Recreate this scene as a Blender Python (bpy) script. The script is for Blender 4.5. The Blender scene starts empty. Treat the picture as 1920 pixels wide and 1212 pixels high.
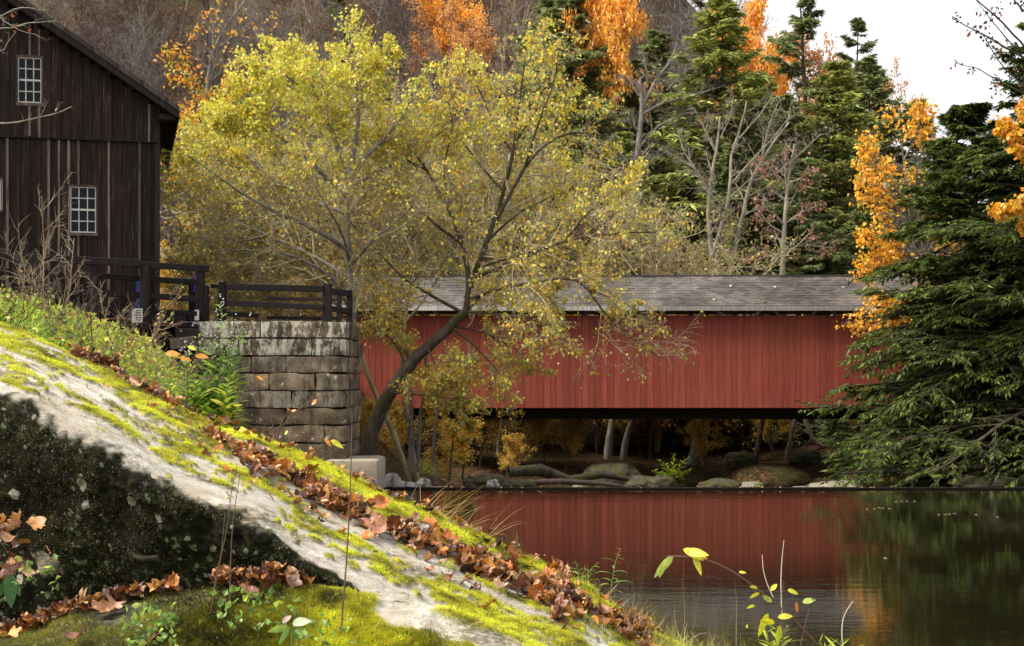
import bpy, math, random
import numpy as np
rnd = random.Random(5)
F, HY, CX, CZ = 2880.0, 715.0, 960.0, 3.0
C = bpy.context.scene.collection

def P(x, y, D):
    return np.array([(x-CX)/F*D, D, CZ+(HY-y)/F*D])
def nrm(a):
    return a/np.maximum(np.linalg.norm(a, axis=-1, keepdims=True), 1e-9)
def sm(a, b, x):
    t = np.clip((np.asarray(x, float)-a)/(b-a), 0, 1); return t*t*(3-2*t)

# ---------------------------------------------------------------- noise
def _h(i, j, k, s):
    n = (i*374761393 + j*668265263 + k*2147483647*3 + s*144665) & 0xffffffff
    n = ((n ^ (n >> 13))*1274126177) & 0xffffffff
    n = ((n ^ (n >> 16))*2246822519) & 0xffffffff
    return ((n ^ (n >> 15)) & 0xffffff)/float(0xffffff)
def vnoise(p, s=0):
    p = np.asarray(p, float); i = np.floor(p).astype(np.int64); f = p-i; f = f*f*(3-2*f)
    r = 0
    for dx in (0, 1):
        wx = f[..., 0] if dx else 1-f[..., 0]
        for dy in (0, 1):
            wy = f[..., 1] if dy else 1-f[..., 1]
            for dz in (0, 1):
                wz = f[..., 2] if dz else 1-f[..., 2]
                r = r + wx*wy*wz*_h(i[..., 0]+dx, i[..., 1]+dy, i[..., 2]+dz, s)
    return r*2-1
def fbm(p, sc=1.0, oc=4, s=0, g=0.5):
    p = np.asarray(p, float)*sc; a = 1.0; r = 0; t = 0
    for o in range(oc):
        r = r + a*vnoise(p*(2.03**o)+o*17.3, s+o); t += a; a *= g
    return r/t

# ---------------------------------------------------------------- mesh builder
class MB:
    def __init__(s): s.V = []; s.F = []; s.col = []; s.n = 0
    def add(s, V, faces, m=0, col=None):
        V = np.asarray(V, float).reshape(-1, 3)
        if not isinstance(faces, list): faces = [faces]
        for f in faces:
            f = np.asarray(f, dtype=np.int64)
            if f.size: s.F.append((f.reshape(-1, f.shape[-1])+s.n, m))
        s.V.append(V)
        c = np.ones((len(V), 4)) if col is None else np.concatenate([np.broadcast_to(np.asarray(col, float)[..., :3], (len(V), 3)), np.ones((len(V), 1))], 1)
        s.col.append(c); s.n += len(V); return s
    def box(s, lo, hi, m=0, col=None, fr=None):
        lo = np.asarray(lo, float); hi = np.asarray(hi, float)
        V = np.array([[x, y, z] for z in (lo[2], hi[2]) for y in (lo[1], hi[1]) for x in (lo[0], hi[0])])
        if fr is not None: V = fr(V)
        return s.add(V, [[0, 2, 3, 1], [4, 5, 7, 6], [0, 1, 5, 4], [2, 6, 7, 3], [0, 4, 6, 2], [1, 3, 7, 5]], m, col)
    def beam(s, a, b, w, h, m=0, col=None, up=(0, 0, 1), ch=0.12):
        a = np.asarray(a, float); b = np.asarray(b, float); t = nrm(b-a); up = np.asarray(up, float)
        r = nrm(np.cross(t, up)); u = np.cross(r, t); c = ch*min(w, h)
        prof = [(-w/2+c, -h/2), (w/2-c, -h/2), (w/2, -h/2+c), (w/2, h/2-c), (w/2-c, h/2), (-w/2+c, h/2), (-w/2, h/2-c), (-w/2, -h/2+c)]
        V = [p+r*x+u*y for p in (a, b) for x, y in prof]
        q = [[i, (i+1) % 8, 8+(i+1) % 8, 8+i] for i in range(8)]
        s.add(V, [np.array(q)], m, col)
        s.F.append((np.array([[7, 6, 5, 4, 3, 2, 1, 0]])+s.n-16, m)); s.F.append((np.array([[8, 9, 10, 11, 12, 13, 14, 15]])+s.n-16, m))
        return s
    def build(s, name, mats, parent=None, smooth=False, loc=None):
        me = bpy.data.meshes.new(name)
        if s.n:
            V = np.concatenate(s.V); me.vertices.add(len(V)); me.vertices.foreach_set('co', V.ravel())
            li = np.concatenate([f.ravel() for f, m in s.F]); lens = np.concatenate([np.full(len(f), f.shape[1]) for f, m in s.F])
            me.loops.add(len(li)); me.loops.foreach_set('vertex_index', li)
            me.polygons.add(len(lens)); me.polygons.foreach_set('loop_start', np.concatenate([[0], np.cumsum(lens)[:-1]]))
            me.polygons.foreach_set('material_index', np.concatenate([np.full(len(f), m) for f, m in s.F]))
            me.polygons.foreach_set('use_smooth', np.full(len(lens), smooth))
            ca = me.color_attributes.new('col', 'FLOAT_COLOR', 'POINT'); ca.data.foreach_set('color', np.concatenate(s.col).ravel())
            me.update(calc_edges=True)
        if not isinstance(mats, (list, tuple)): mats = [mats]
        for m in mats: me.materials.append(m)
        o = bpy.data.objects.new(name, me); C.objects.link(o)
        if parent is not None: o.parent = parent
        if loc is not None: o.location = loc
        return o

def tag(o, label=None, cat=None, group=None, kind=None):
    if label: o['label'] = label
    if cat: o['category'] = cat
    if group: o['group'] = group
    if kind: o['kind'] = kind
    return o
def empty(name, loc=(0, 0, 0), rz=0, **k):
    o = bpy.data.objects.new(name, None); C.objects.link(o); o.location = loc; o.rotation_euler = (0, 0, rz)
    return tag(o, **k)
def copy_tree(o, parent=None):
    c = o.copy(); C.objects.link(c); c.parent = parent
    for ch in list(o.children): copy_tree(ch, c)
    return c

# ---------------------------------------------------------------- tubes / growth / leaves
def tubes(pts, rad, S=4):
    B, K, _ = pts.shape
    t = np.empty_like(pts); t[:, 1:-1] = pts[:, 2:]-pts[:, :-2]; t[:, 0] = pts[:, 1]-pts[:, 0]; t[:, -1] = pts[:, -1]-pts[:, -2]; t = nrm(t)
    t0 = nrm(pts[:, -1]-pts[:, 0]); ref = np.where(np.abs(t0[:, 2:3]) > 0.8, np.array([[1., .1, 0]]), np.array([[0, 0.1, 1.]]))
    u = nrm(np.cross(t, ref[:, None, :])); v = np.cross(t, u)
    a = np.arange(S)*2*math.pi/S
    V = pts[:, :, None, :] + rad[:, :, None, None]*(u[:, :, None, :]*np.cos(a)[None, None, :, None]+v[:, :, None, :]*np.sin(a)[None, None, :, None])
    idx = np.arange(B*K*S).reshape(B, K, S)
    q = np.stack([idx[:, :-1, :], np.roll(idx, -1, 2)[:, :-1, :], np.roll(idx, -1, 2)[:, 1:, :], idx[:, 1:, :]], -1).reshape(-1, 4)
    return V.reshape(-1, 3), q
def grow(st, d, L, segs, wander, trop, rng):
    B = len(L); pts = np.zeros((B, segs+1, 3)); pts[:, 0] = st; d = nrm(d)
    for k in range(segs):
        d = nrm(d+rng.normal(0, wander, (B, 3))+np.array([0, 0, trop])); pts[:, k+1] = pts[:, k]+d*(L/segs)[:, None]
    return pts
def at(pts, t):   # pts (B,K,3), t (B,n) -> pos, tan
    B, K, _ = pts.shape; x = np.clip(t, 0, .9999)*(K-1); i = x.astype(int); f = (x-i)[..., None]; b = np.arange(B)[:, None]
    p0 = pts[b, i]; p1 = pts[b, i+1]
    return p0*(1-f)+p1*f, nrm(p1-p0)
def rat(rad, t):
    B, K = rad.shape; x = np.clip(t, 0, .9999)*(K-1); i = x.astype(int); f = x-i; b = np.arange(B)[:, None]
    return rad[b, i]*(1-f)+rad[b, i+1]*f
def spawn(pts, rad, n, t0, t1, ang, ratio, segs, wander, trop, rng, rr=.6, minr=.004, flat=0, taper=.25, Lp=None, fall=.5):
    B = len(pts); t = t0+(t1-t0)*(np.arange(n)[None, :]+rng.random((B, n)))/n
    p, tn = at(pts, t); r0 = np.maximum(rat(rad, t)*rr, minr)
    Lpar = np.linalg.norm(pts[:, 1:]-pts[:, :-1], axis=-1).sum(1) if Lp is None else Lp
    rv = rng.normal(size=(B, n, 3))
    if flat: rv[..., 2] *= (1-flat)
    pr = nrm(np.cross(tn, rv)); 
    if flat:
        h = nrm(np.cross(tn, np.array([0, 0, 1.]))); sg = np.where(rng.random((B, n, 1)) < .5, -1., 1.); pr = nrm(h*sg*flat+pr*(1-flat))
    a = np.radians(ang)*(0.75+.5*rng.random((B, n, 1)))
    d = tn*np.cos(a)+pr*np.sin(a)
    L = Lpar[:, None]*ratio*(1-fall*t)*(0.6+.7*rng.random((B, n)))
    q = grow(p.reshape(-1, 3), d.reshape(-1, 3), L.ravel(), segs, wander, trop, rng)
    k = np.linspace(1, taper, segs+1)
    return q, r0.reshape(-1, 1)*k[None, :]
def leafgeo(pos, dr, size, rng, width=.7, fold=.18):
    n = len(pos); dr = nrm(dr); sd = nrm(np.cross(dr, rng.normal(size=(n, 3)))); nn = np.cross(dr, sd)
    size = np.broadcast_to(size, (n,))[:, None]
    w = size*width*.5
    V = np.stack([pos, pos+dr*size*.45+sd*w+nn*fold*size, pos+dr*size, pos+dr*size*.45-sd*w+nn*fold*size], 1)
    return V.reshape(-1, 3), np.arange(n*4).reshape(n, 4)
def pick(cols, w, n, rng, var=.18):
    cols = np.array(cols); w = np.array(w, float); c = cols[rng.choice(len(cols), n, p=w/w.sum())]
    return c*(1+rng.normal(0, var, (n, 1))).clip(.4, 1.7)

# ---------------------------------------------------------------- materials
def mat(name):
    m = bpy.data.materials.new(name); m.use_nodes = True; nt = m.node_tree; b = nt.nodes['Principled BSDF']; return m, nt, b
def N(nt, t, **k):
    n = nt.nodes.new(t)
    for a, v in k.items():
        if a.startswith('_'): n.inputs[a[1:].replace('_', ' ')].default_value = v
        else: setattr(n, a, v)
    return n
def noise_(nt, vec, scale, detail=6, rough=.6, dist=0):
    n = N(nt, 'ShaderNodeTexNoise'); n.inputs['Scale'].default_value = scale; n.inputs['Detail'].default_value = detail
    n.inputs['Roughness'].default_value = rough; n.inputs['Distortion'].default_value = dist
    if vec: nt.links.new(vec, n.inputs['Vector'])
    return n.outputs['Fac']
def ramp(nt, fac, stops):
    r = N(nt, 'ShaderNodeValToRGB'); e = r.color_ramp.elements
    while len(e) < len(stops): e.new(.5)
    for i, (p, c) in enumerate(stops):
        e[i].position = p; c = (c, c, c) if not hasattr(c, '__len__') else c; e[i].color = (*c, 1)
    nt.links.new(fac, r.inputs[0]); return r.outputs['Color']
def mix(nt, fac, a, b, mode='MIX'):
    m = N(nt, 'ShaderNodeMix', data_type='RGBA', blend_type=mode)
    for s, v in ((m.inputs['Factor'], fac), (m.inputs['A'], a), (m.inputs['B'], b)):
        if isinstance(v, bpy.types.NodeSocket): nt.links.new(v, s)
        elif s.type == 'RGBA': s.default_value = (*((v, v, v) if not hasattr(v, '__len__') else v), 1)
        else: s.default_value = v
    return m.outputs['Result']
def mth(nt, op, a, b=None, clamp=False):
    m = N(nt, 'ShaderNodeMath', operation=op, use_clamp=clamp)
    for i, v in enumerate((a, b)):
        if v is None: continue
        if isinstance(v, bpy.types.NodeSocket): nt.links.new(v, m.inputs[i])
        else: m.inputs[i].default_value = v
    return m.outputs[0]
def coord(nt, scale=(1, 1, 1), kind='Object', rot=(0, 0, 0)):
    t = N(nt, 'ShaderNodeTexCoord'); mp = N(nt, 'ShaderNodeMapping'); mp.inputs['Scale'].default_value = scale; mp.inputs['Rotation'].default_value = rot
    nt.links.new(t.outputs[kind], mp.inputs['Vector']); return mp.outputs[0]
def bump(nt, b, h, strength=.5, dist=.02):
    n = N(nt, 'ShaderNodeBump'); n.inputs['Strength'].default_value = strength; n.inputs['Distance'].default_value = dist
    nt.links.new(h, n.inputs['Height']); nt.links.new(n.outputs[0], b.inputs['Normal'])
def setc(nt, b, col, rough=.85, spec=.25):
    if isinstance(col, bpy.types.NodeSocket): nt.links.new(col, b.inputs['Base Color'])
    else: b.inputs['Base Color'].default_value = (*col, 1)
    if isinstance(rough, bpy.types.NodeSocket): nt.links.new(rough, b.inputs['Roughness'])
    else: b.inputs['Roughness'].default_value = rough
    b.inputs['Specular IOR Level'].default_value = spec
def attr(nt):
    return N(nt, 'ShaderNodeAttribute', attribute_name='col').outputs['Color']

def leaf_mat(name, trans=.4, gloss=.06):
    m, nt, b = mat(name); nt.nodes.remove(b); out = nt.nodes['Material Output']; a = attr(nt)
    d = N(nt, 'ShaderNodeBsdfDiffuse'); t = N(nt, 'ShaderNodeBsdfTranslucent'); g = N(nt, 'ShaderNodeBsdfGlossy'); g.inputs['Roughness'].default_value = .45
    nt.links.new(a, d.inputs[0]); nt.links.new(a, t.inputs[0]); g.inputs[0].default_value = (.8, .8, .8, 1)
    x = N(nt, 'ShaderNodeMixShader'); x.inputs[0].default_value = trans; nt.links.new(d.outputs[0], x.inputs[1]); nt.links.new(t.outputs[0], x.inputs[2])
    y = N(nt, 'ShaderNodeMixShader'); y.inputs[0].default_value = gloss; nt.links.new(x.outputs[0], y.inputs[1]); nt.links.new(g.outputs[0], y.inputs[2])
    nt.links.new(y.outputs[0], out.inputs[0]); return m
def bark_mat(name, c1, c2, moss=None, sc=6):
    m, nt, b = mat(name); v = coord(nt, (1, 1, .35)); n = noise_(nt, v, sc, 8, .65)
    c = ramp(nt, n, [(.3, c1), (.68, c2)])
    if moss: c = mix(nt, ramp(nt, noise_(nt, coord(nt), 1.3, 4), [(.5, 0.), (.62, 1.)]), c, moss)
    setc(nt, b, c, .9, .15); bump(nt, b, n, .8, .02); return m

M = {}
M['leaf'] = leaf_mat('leaf', .45, .05)
M['needle'] = leaf_mat('needle', .35, .03)
M['litter'] = leaf_mat('dry_leaf', .15, .07)
M['bark'] = bark_mat('bark', (.045, .034, .026), (.16, .13, .1))
M['bark_dark'] = bark_mat('bark_dark', (.02, .015, .012), (.09, .068, .05), (.06, .065, .02))
M['bark_pale'] = bark_mat('bark_pale', (.12, .1, .075), (.4, .36, .28))
M['bark_grey'] = bark_mat('bark_grey', (.11, .095, .085), (.27, .24, .21))
M['bark_tan'] = bark_mat('bark_tan', (.2, .14, .09), (.42, .32, .22))
M['twig_pale'] = bark_mat('twig_pale', (.2, .16, .09), (.56, .48, .3))
M['bark_brown'] = bark_mat('bark_brown', (.05, .034, .03), (.15, .105, .09))

# weathered dark wood; col.r = per board value
def wood_mat(name, c1, c2, c3, sc=1.0, wear=.62):
    m, nt, b = mat(name); a = attr(nt); sp = N(nt, 'ShaderNodeSeparateColor'); nt.links.new(a, sp.inputs[0])
    ad = N(nt, 'ShaderNodeVectorMath', operation='ADD'); nt.links.new(coord(nt, (14*sc, 14*sc, .8*sc)), ad.inputs[0])
    cm = N(nt, 'ShaderNodeVectorMath', operation='SCALE'); nt.links.new(a, cm.inputs[0]); cm.inputs['Scale'].default_value = 37; nt.links.new(cm.outputs[0], ad.inputs[1])
    n = noise_(nt, ad.outputs[0], 1.6, 9, .7, .3); n2 = noise_(nt, coord(nt), 1.1, 5, .6)
    c = ramp(nt, n, [(.36, c1), (.62, c2)])
    w = mth(nt, 'MULTIPLY', ramp(nt, n, [(wear-.08, 0.), (wear+.06, 1.)]), ramp(nt, n2, [(.38, 0.), (.62, 1.)]))
    w = mth(nt, 'MAXIMUM', w, mth(nt, 'MULTIPLY', ramp(nt, sp.outputs[1], [(.86, 0.), (.94, 1.)]), ramp(nt, n, [(.35, .1), (.55, .9)])))
    c = mix(nt, w, c, c3)
    c = mix(nt, 1.0, c, ramp(nt, sp.outputs[0], [(0., .55), (1., 1.35)]), 'MULTIPLY')
    setc(nt, b, c, .8, .25); bump(nt, b, n, .6, .008); return m
M['mill_wood'] = wood_mat('mill_wood', (.006, .0033, .0022), (.029, .015, .009), (.17, .13, .105), 1.0, .655)
M['fence_wood'] = wood_mat('fence_wood', (.007, .005, .005), (.022, .014, .014), (.05, .035, .033), 1.0, .7)
M['timber'] = wood_mat('old_timber', (.03, .022, .016), (.1, .075, .055), (.26, .2, .15))
M['grey_wood'] = wood_mat('grey_wood', (.3, .28, .25), (.55, .52, .48), (.68, .65, .6), 1, .6)

def red_mat():
    m, nt, b = mat('barn_red_paint'); a = attr(nt)
    ad = N(nt, 'ShaderNodeVectorMath', operation='ADD'); nt.links.new(coord(nt, (9, 9, .5)), ad.inputs[0])
    cm = N(nt, 'ShaderNodeVectorMath', operation='SCALE'); nt.links.new(a, cm.inputs[0]); cm.inputs['Scale'].default_value = 53; nt.links.new(cm.outputs[0], ad.inputs[1])
    n = noise_(nt, ad.outputs[0], 1.5, 8, .65); n2 = noise_(nt, coord(nt, (.35, .35, 1.1)), .8, 4)
    c = ramp(nt, n, [(.3, (.24, .048, .034)), (.55, (.34, .072, .048)), (.75, (.42, .105, .07))])
    c = mix(nt, ramp(nt, n2, [(.35, 0.), (.75, .45)]), c, (.33, .1, .05))
    st = mth(nt, 'MULTIPLY', ramp(nt, noise_(nt, coord(nt, (6, 1, .25)), 1, 5), [(.6, 0.), (.72, 1.)]), ramp(nt, noise_(nt, coord(nt, (.5, 1, .6)), 1, 3), [(.5, 0.), (.65, .5)]))
    c = mix(nt, st, c, (.1, .045, .02))
    sp = N(nt, 'ShaderNodeSeparateColor'); nt.links.new(a, sp.inputs[0])
    c = mix(nt, 1.0, c, ramp(nt, sp.outputs[0], [(0., .84), (1., 1.1)]), 'MULTIPLY')
    setc(nt, b, c, .7, .2); bump(nt, b, n, .3, .006); return m
M['red'] = red_mat()
def shingle_mat(name, c1, c2, sw=.3, sh=.16):
    m, nt, b = mat(name); v = coord(nt)
    br = N(nt, 'ShaderNodeTexBrick'); nt.links.new(v, br.inputs['Vector']); br.inputs['Scale'].default_value = 1
    br.inputs['Brick Width'].default_value = sw; br.inputs['Row Height'].default_value = sh; br.inputs['Mortar Size'].default_value = .012
    br.inputs['Color1'].default_value = (.6, .6, .6, 1); br.inputs['Color2'].default_value = (1.25, 1.25, 1.25, 1); br.inputs['Mortar'].default_value = (.5, .5, .5, 1)
    n = noise_(nt, coord(nt), .45, 6, .6); n2 = noise_(nt, coord(nt), 30, 4)
    c = ramp(nt, n, [(.35, c1), (.65, c2)]); c = mix(nt, 1., c, br.outputs['Color'], 'MULTIPLY')
    c = mix(nt, .5, c, ramp(nt, n2, [(.3, .5), (.7, 1.5)]), 'MULTIPLY')
    setc(nt, b, c, .9, .2); bump(nt, b, br.outputs['Color'], .5, .015); return m
M['shingle'] = shingle_mat('shingle', (.085, .074, .066), (.18, .157, .143))

def stone_mat(name, c1, c2, c3, lich=.6, sc=1.0, moss=None, dark=.6):
    m, nt, b = mat(name); a = attr(nt); v = coord(nt)
    n = noise_(nt, v, 2.2*sc, 9, .65); n2 = noise_(nt, v, 14*sc, 8, .7); n3 = noise_(nt, v, 5*sc, 6, .7, .4)
    c = ramp(nt, n, [(.3, c1), (.68, c2)])
    c = mix(nt, ramp(nt, n2, [(.55, 0.), (.75, .7)]), c, c1)
    c = mix(nt, ramp(nt, n3, [(lich, 0.), (lich+.05, 1.)]), c, c3)
    if moss: c = mix(nt, ramp(nt, noise_(nt, v, 1.6*sc, 5, .7), [(.52, 0.), (.6, 1.)]), c, moss)
    sp = N(nt, 'ShaderNodeSeparateColor'); nt.links.new(a, sp.inputs[0])
    c = mix(nt, 1.0, c, ramp(nt, sp.outputs[0], [(0., dark), (1., 1.25)]), 'MULTIPLY')
    if lich < .63: c = mix(nt, mth(nt, 'MULTIPLY', sp.outputs[1], ramp(nt, noise_(nt, coord(nt, (1, 1, .4)), 6, 8, .75), [(.46, 0.), (.54, 1.)])), c, (.52, .5, .4)); c = mix(nt, ramp(nt, noise_(nt, coord(nt, (1, 1, .2)), 1.6, 5, .7), [(.5, 0.), (.62, .75)]), c, (.035, .027, .018))
    setc(nt, b, c, .9, .2); bump(nt, b, n2, .8, .03/sc); return m
M['masonry'] = stone_mat('masonry', (.035, .024, .015), (.27, .2, .125), (.55, .52, .42), .62, dark=.42)
M['boulder'] = stone_mat('boulder', (.13, .115, .085), (.36, .33, .26), (.5, .48, .4), .64, 1, (.09, .1, .015))
M['boulder_moss'] = stone_mat('boulder_moss', (.04, .035, .02), (.17, .15, .1), (.34, .32, .24), .68, 1.6, (.09, .1, .015))
M['white_rock'] = stone_mat('white_rock', (.3, .3, .3), (.62, .61, .6), (.7, .7, .7), .6)
M['concrete'] = stone_mat('concrete', (.2, .165, .12), (.33, .28, .215), (.4, .36, .29), .66)

# foreground boulder: col = (moss, dark crust with the ledge face's shade painted in, tone)
def rock_mat():
    m, nt, b = mat('mossy_rock'); at_ = attr(nt); sp = N(nt, 'ShaderNodeSeparateColor'); nt.links.new(at_, sp.inputs[0])
    v = coord(nt); vr = coord(nt, (.22, .8, 1.5), rot=(0, math.radians(-25), math.radians(8)))
    n1 = noise_(nt, v, 5, 9, .68); n2 = noise_(nt, v, 26, 8, .7); st = noise_(nt, vr, 14, 10, .72, .25); st2 = noise_(nt, vr, 4.5, 8, .65, .3); pit = noise_(nt, v, 60, 4, .6)
    c = ramp(nt, st, [(.3, (.2, .165, .12)), (.44, (.48, .44, .37)), (.6, (.72, .68, .6)), (.75, (.82, .81, .78))])
    c = mix(nt, ramp(nt, n1, [(.4, .55), (.6, 0.)]), c, (.42, .33, .22))
    c = mix(nt, ramp(nt, st2, [(.55, 0.), (.6, .85), (.64, 0.)]), c, (.09, .075, .045))
    c = mix(nt, ramp(nt, st, [(.3, 1.), (.37, 0.)]), c, (.06, .05, .03))
    c = mix(nt, ramp(nt, pit, [(.62, 0.), (.7, .7)]), c, (.12, .1, .07))
    c = mix(nt, mth(nt, 'MULTIPLY', ramp(nt, n2, [(.56, 0.), (.62, 1.)]), ramp(nt, st2, [(.44, 0.), (.52, .9)])), c, (.13, .14, .035))
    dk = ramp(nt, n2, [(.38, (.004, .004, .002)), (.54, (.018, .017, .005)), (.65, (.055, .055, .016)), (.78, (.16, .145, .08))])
    n5 = noise_(nt, v, 34, 3, .6); n6 = noise_(nt, v, 3.2, 3, .5)
    def spots(scale, lo, thr, colr, base):
        vo = N(nt, 'ShaderNodeTexVoronoi'); nt.links.new(v, vo.inputs['Vector']); vo.inputs['Scale'].default_value = scale
        ed = mth(nt, 'ADD', vo.outputs['Distance'], mth(nt, 'MULTIPLY', n5, .5)); cs = N(nt, 'ShaderNodeSeparateColor'); nt.links.new(vo.outputs['Color'], cs.inputs[0])
        return mix(nt, mth(nt, 'MULTIPLY', ramp(nt, ed, [(lo, 1.), (lo+.05, 0.)]), ramp(nt, cs.outputs[0], [(thr, 0.), (thr+.02, 1.)])), base, colr)
    dk = mix(nt, mth(nt, 'MULTIPLY', ramp(nt, n5, [(.58, 0.), (.63, 1.)]), ramp(nt, n6, [(.46, 0.), (.56, 1.)])), dk, (.2, .25, .13))
    dk = spots(11, .44, .74, (.52, .5, .38), dk); dk = spots(24, .44, .72, (.32, .38, .22), dk); dk = spots(5, .48, .78, (.42, .36, .25), dk)
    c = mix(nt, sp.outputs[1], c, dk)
    mo = ramp(nt, n2, [(.36, (.04, .045, .006)), (.47, (.18, .19, .012)), (.62, (.62, .56, .02))])
    c = mix(nt, sp.outputs[0], c, mo)
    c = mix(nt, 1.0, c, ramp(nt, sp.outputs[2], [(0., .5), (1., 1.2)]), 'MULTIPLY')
    setc(nt, b, c, .9, .2)
    h = mth(nt, 'ADD', mth(nt, 'ADD', mth(nt, 'MULTIPLY', n2, .5), st), mth(nt, 'MULTIPLY', pit, .2)); bump(nt, b, h, 1.0, .03); return m
M['rock'] = rock_mat()
def ground_mat():
    m, nt, b = mat('leaf_litter_ground'); v = coord(nt); n = noise_(nt, v, .25, 6); 
    vo = N(nt, 'ShaderNodeTexVoronoi'); nt.links.new(v, vo.inputs['Vector']); vo.inputs['Scale'].default_value = 9
    cs = N(nt, 'ShaderNodeSeparateColor'); nt.links.new(vo.outputs['Color'], cs.inputs[0])
    c = ramp(nt, cs.outputs[0], [(0., (.012, .009, .006)), (.4, (.045, .024, .013)), (.7, (.11, .055, .025)), (1., (.22, .11, .045))])
    c = mix(nt, ramp(nt, n, [(.45, 0.), (.62, .7)]), c, (.045, .045, .015))
    c = mix(nt, ramp(nt, noise_(nt, v, 2.5, 5), [(.4, 0.), (.65, .6)]), c, (.03, .022, .014))
    setc(nt, b, c, .95, .1); bump(nt, b, vo.outputs['Distance'], .6, .05); return m
M['ground'] = ground_mat()
def water_mat():
    m, nt, b = mat('pool_water')
    setc(nt, b, (.008, .007, .003), .03, .5); b.inputs['IOR'].default_value = 1.8
    n = noise_(nt, coord(nt, (.55, 2.0, 1)), 1.0, 5, .55); n2 = noise_(nt, coord(nt, (2.2, 7.5, 1)), 1.0, 3, .5)
    msk = ramp(nt, noise_(nt, coord(nt, (.05, .16, 1)), 1, 3), [(.35, .35), (.7, 1.)])
    h = mth(nt, 'MULTIPLY', mth(nt, 'ADD', n, mth(nt, 'MULTIPLY', n2, .35)), msk)
    bump(nt, b, h, 1.0, .0042); return m
M['water'] = water_mat()
def plain(name, c, rough=.6, spec=.3, nz=.25):
    m, nt, b = mat(name); n = noise_(nt, coord(nt), 8, 5)
    setc(nt, b, mix(nt, n, tuple(x*(1-nz) for x in c), tuple(min(1, x*(1+nz)) for x in c)), rough, spec); return m
M['white_paint'] = plain('old_white_paint', (.5, .48, .44))
M['glass'] = plain('dark_glass', (.005, .006, .007), .25, .15)
M['black'] = plain('black_marks', (.02, .02, .02))
M['blue'] = plain('blue_paint', (.015, .03, .16))
M['purple'] = plain('purple_ribbon', (.16, .02, .4))
M['rust'] = plain('rusty_pipe', (.2, .075, .045))
M['dark_roof'] = shingle_mat('dark_roof', (.03, .025, .022), (.08, .065, .055))
M['wet_dark'] = plain('wet_dark_timber', (.007, .005, .004), .8, .08)

# ---------------------------------------------------------------- ground
def shore(Y): return np.interp(Y, [0, 8, 20, 30, 40, 46], [3.2, 1.9, -.1, -1.9, -3.5, -4.0])
def ground(X, Y):
    X = np.asarray(X, float); Y = np.asarray(Y, float)
    # upstream: left bank, pool floor, right bank
    s = shore(Y)-X; zl = np.where(s > 0, 3.7*(1-np.exp(-np.maximum(s, 0)*np.interp(Y, [0, 14, 27, 41], [.42, .42, .22, .12])/3.7)), np.maximum(s*.6, -2.5))
    zl = zl+np.where(s > 6, (s-6)*.08, 0)
    r = X-np.interp(Y, [0, 20, 40, 50], [26, 22, 18.5, 16.5]); zr = np.where(r > 0, np.minimum(r*.6, 6+r*.1), -2.5)
    up = np.maximum(zl, zr)
    near = np.clip((1.02+.05*np.sin(Y*3)-X)*1.3, -2.5, 1.5+.42*sm(1.1, .6, X)); w = sm(8.6, 7.2, Y)
    up = np.maximum(up, near*w-2.5*(1-w))
    # downstream
    Yb = np.interp(X, [-30, -8, -4.6, -3, 0, 8, 14, 17, 22, 40], [40, 42, 44.5, 51, 58, 64, 60, 50, 45, 42])
    q = Y-Yb
    dn = np.interp(q, [-1, 0, 2.5, 9, 16, 200], [-3.2, -2.7, -1.75, -.85, -.2, 1.0])
    lb = sm(-4.2, -7.5, X); dn = dn+lb*(2.6*sm(-1, 5, q)+1.3*sm(3, 12, q))*sm(90, 74, Y)
    rb = sm(15, 24, X); dn = dn+rb*2.6*sm(0, 9, q)
    hill = np.interp(Y, [78, 90, 130, 175, 230, 400], [0, 4.6, 27, 56, 70, 72])
    a = X/np.maximum(Y, 1); fac = np.interp(a, [-.5, -.1, .1, .16, .22, .27, .4], [1.1, 1.05, .85, .58, .34, .18, .17])
    dn = dn+hill*fac
    k = sm(42.7, 43.6, Y)
    z = up*(1-k)+dn*k
    nz = fbm(np.stack([X, Y, 0*X], -1), .22, 4, 3)*.5+fbm(np.stack([X, Y, 0*X], -1), 1.3, 3, 9)*.1
    return z+nz*np.where((Y < 43.5) & (s < 1), .25, .8)*np.where(Y < 12, .3, 1)
def make_ground():
    ys = np.concatenate([np.linspace(-25, 40, 130), np.linspace(40.4, 46, 20), np.linspace(46.5, 90, 110), np.linspace(91, 260, 110), np.linspace(270, 1500, 20)])
    xs = np.concatenate([np.linspace(-900, -75, 16), np.linspace(-70, -16, 60), np.linspace(-15.5, 26, 160), np.linspace(27, 80, 60), np.linspace(90, 900, 16)])
    X, Y = np.meshgrid(xs, ys); Z = ground(X, Y); nx, ny = len(xs), len(ys)
    i = np.arange(nx*ny).reshape(ny, nx); q = np.stack([i[:-1, :-1], i[:-1, 1:], i[1:, 1:], i[1:, :-1]], -1).reshape(-1, 4)
    o = MB().add(np.stack([X, Y, Z], -1), q).build('ground', M['ground'], smooth=True); tag(o, 'leaf strewn brown banks and wooded hillside', 'ground', kind='structure')
make_ground()
w = MB()
xs = np.linspace(-12, 60, 4); w.add([[-8, -25, 0], [70, -25, 0], [70, 42.5, 0], [-8, 42.5, 0]], [[0, 1, 2, 3]])
tag(w.build('water', M['water']), 'still dark pool reflecting the red bridge', 'water', kind='structure')
w = MB().add([[-3, 43.6, -2.55], [40, 43.6, -2.55], [40, 66, -2.55], [-3, 66, -2.55]], [[0, 1, 2, 3]])
tag(w.build('water', M['water']), 'stream running below the dam', 'water', kind='structure')
d = MB(); d.beam((-3.9, 42.7, .0), (22, 42.7, .0), .36, .09); d.box((-3.9, 42.56, -3.4), (22, 43.1, -.05))
tag(d.build('dam', M['wet_dark']), 'low dark dam with a straight crest holding back the pool', 'dam')

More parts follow.
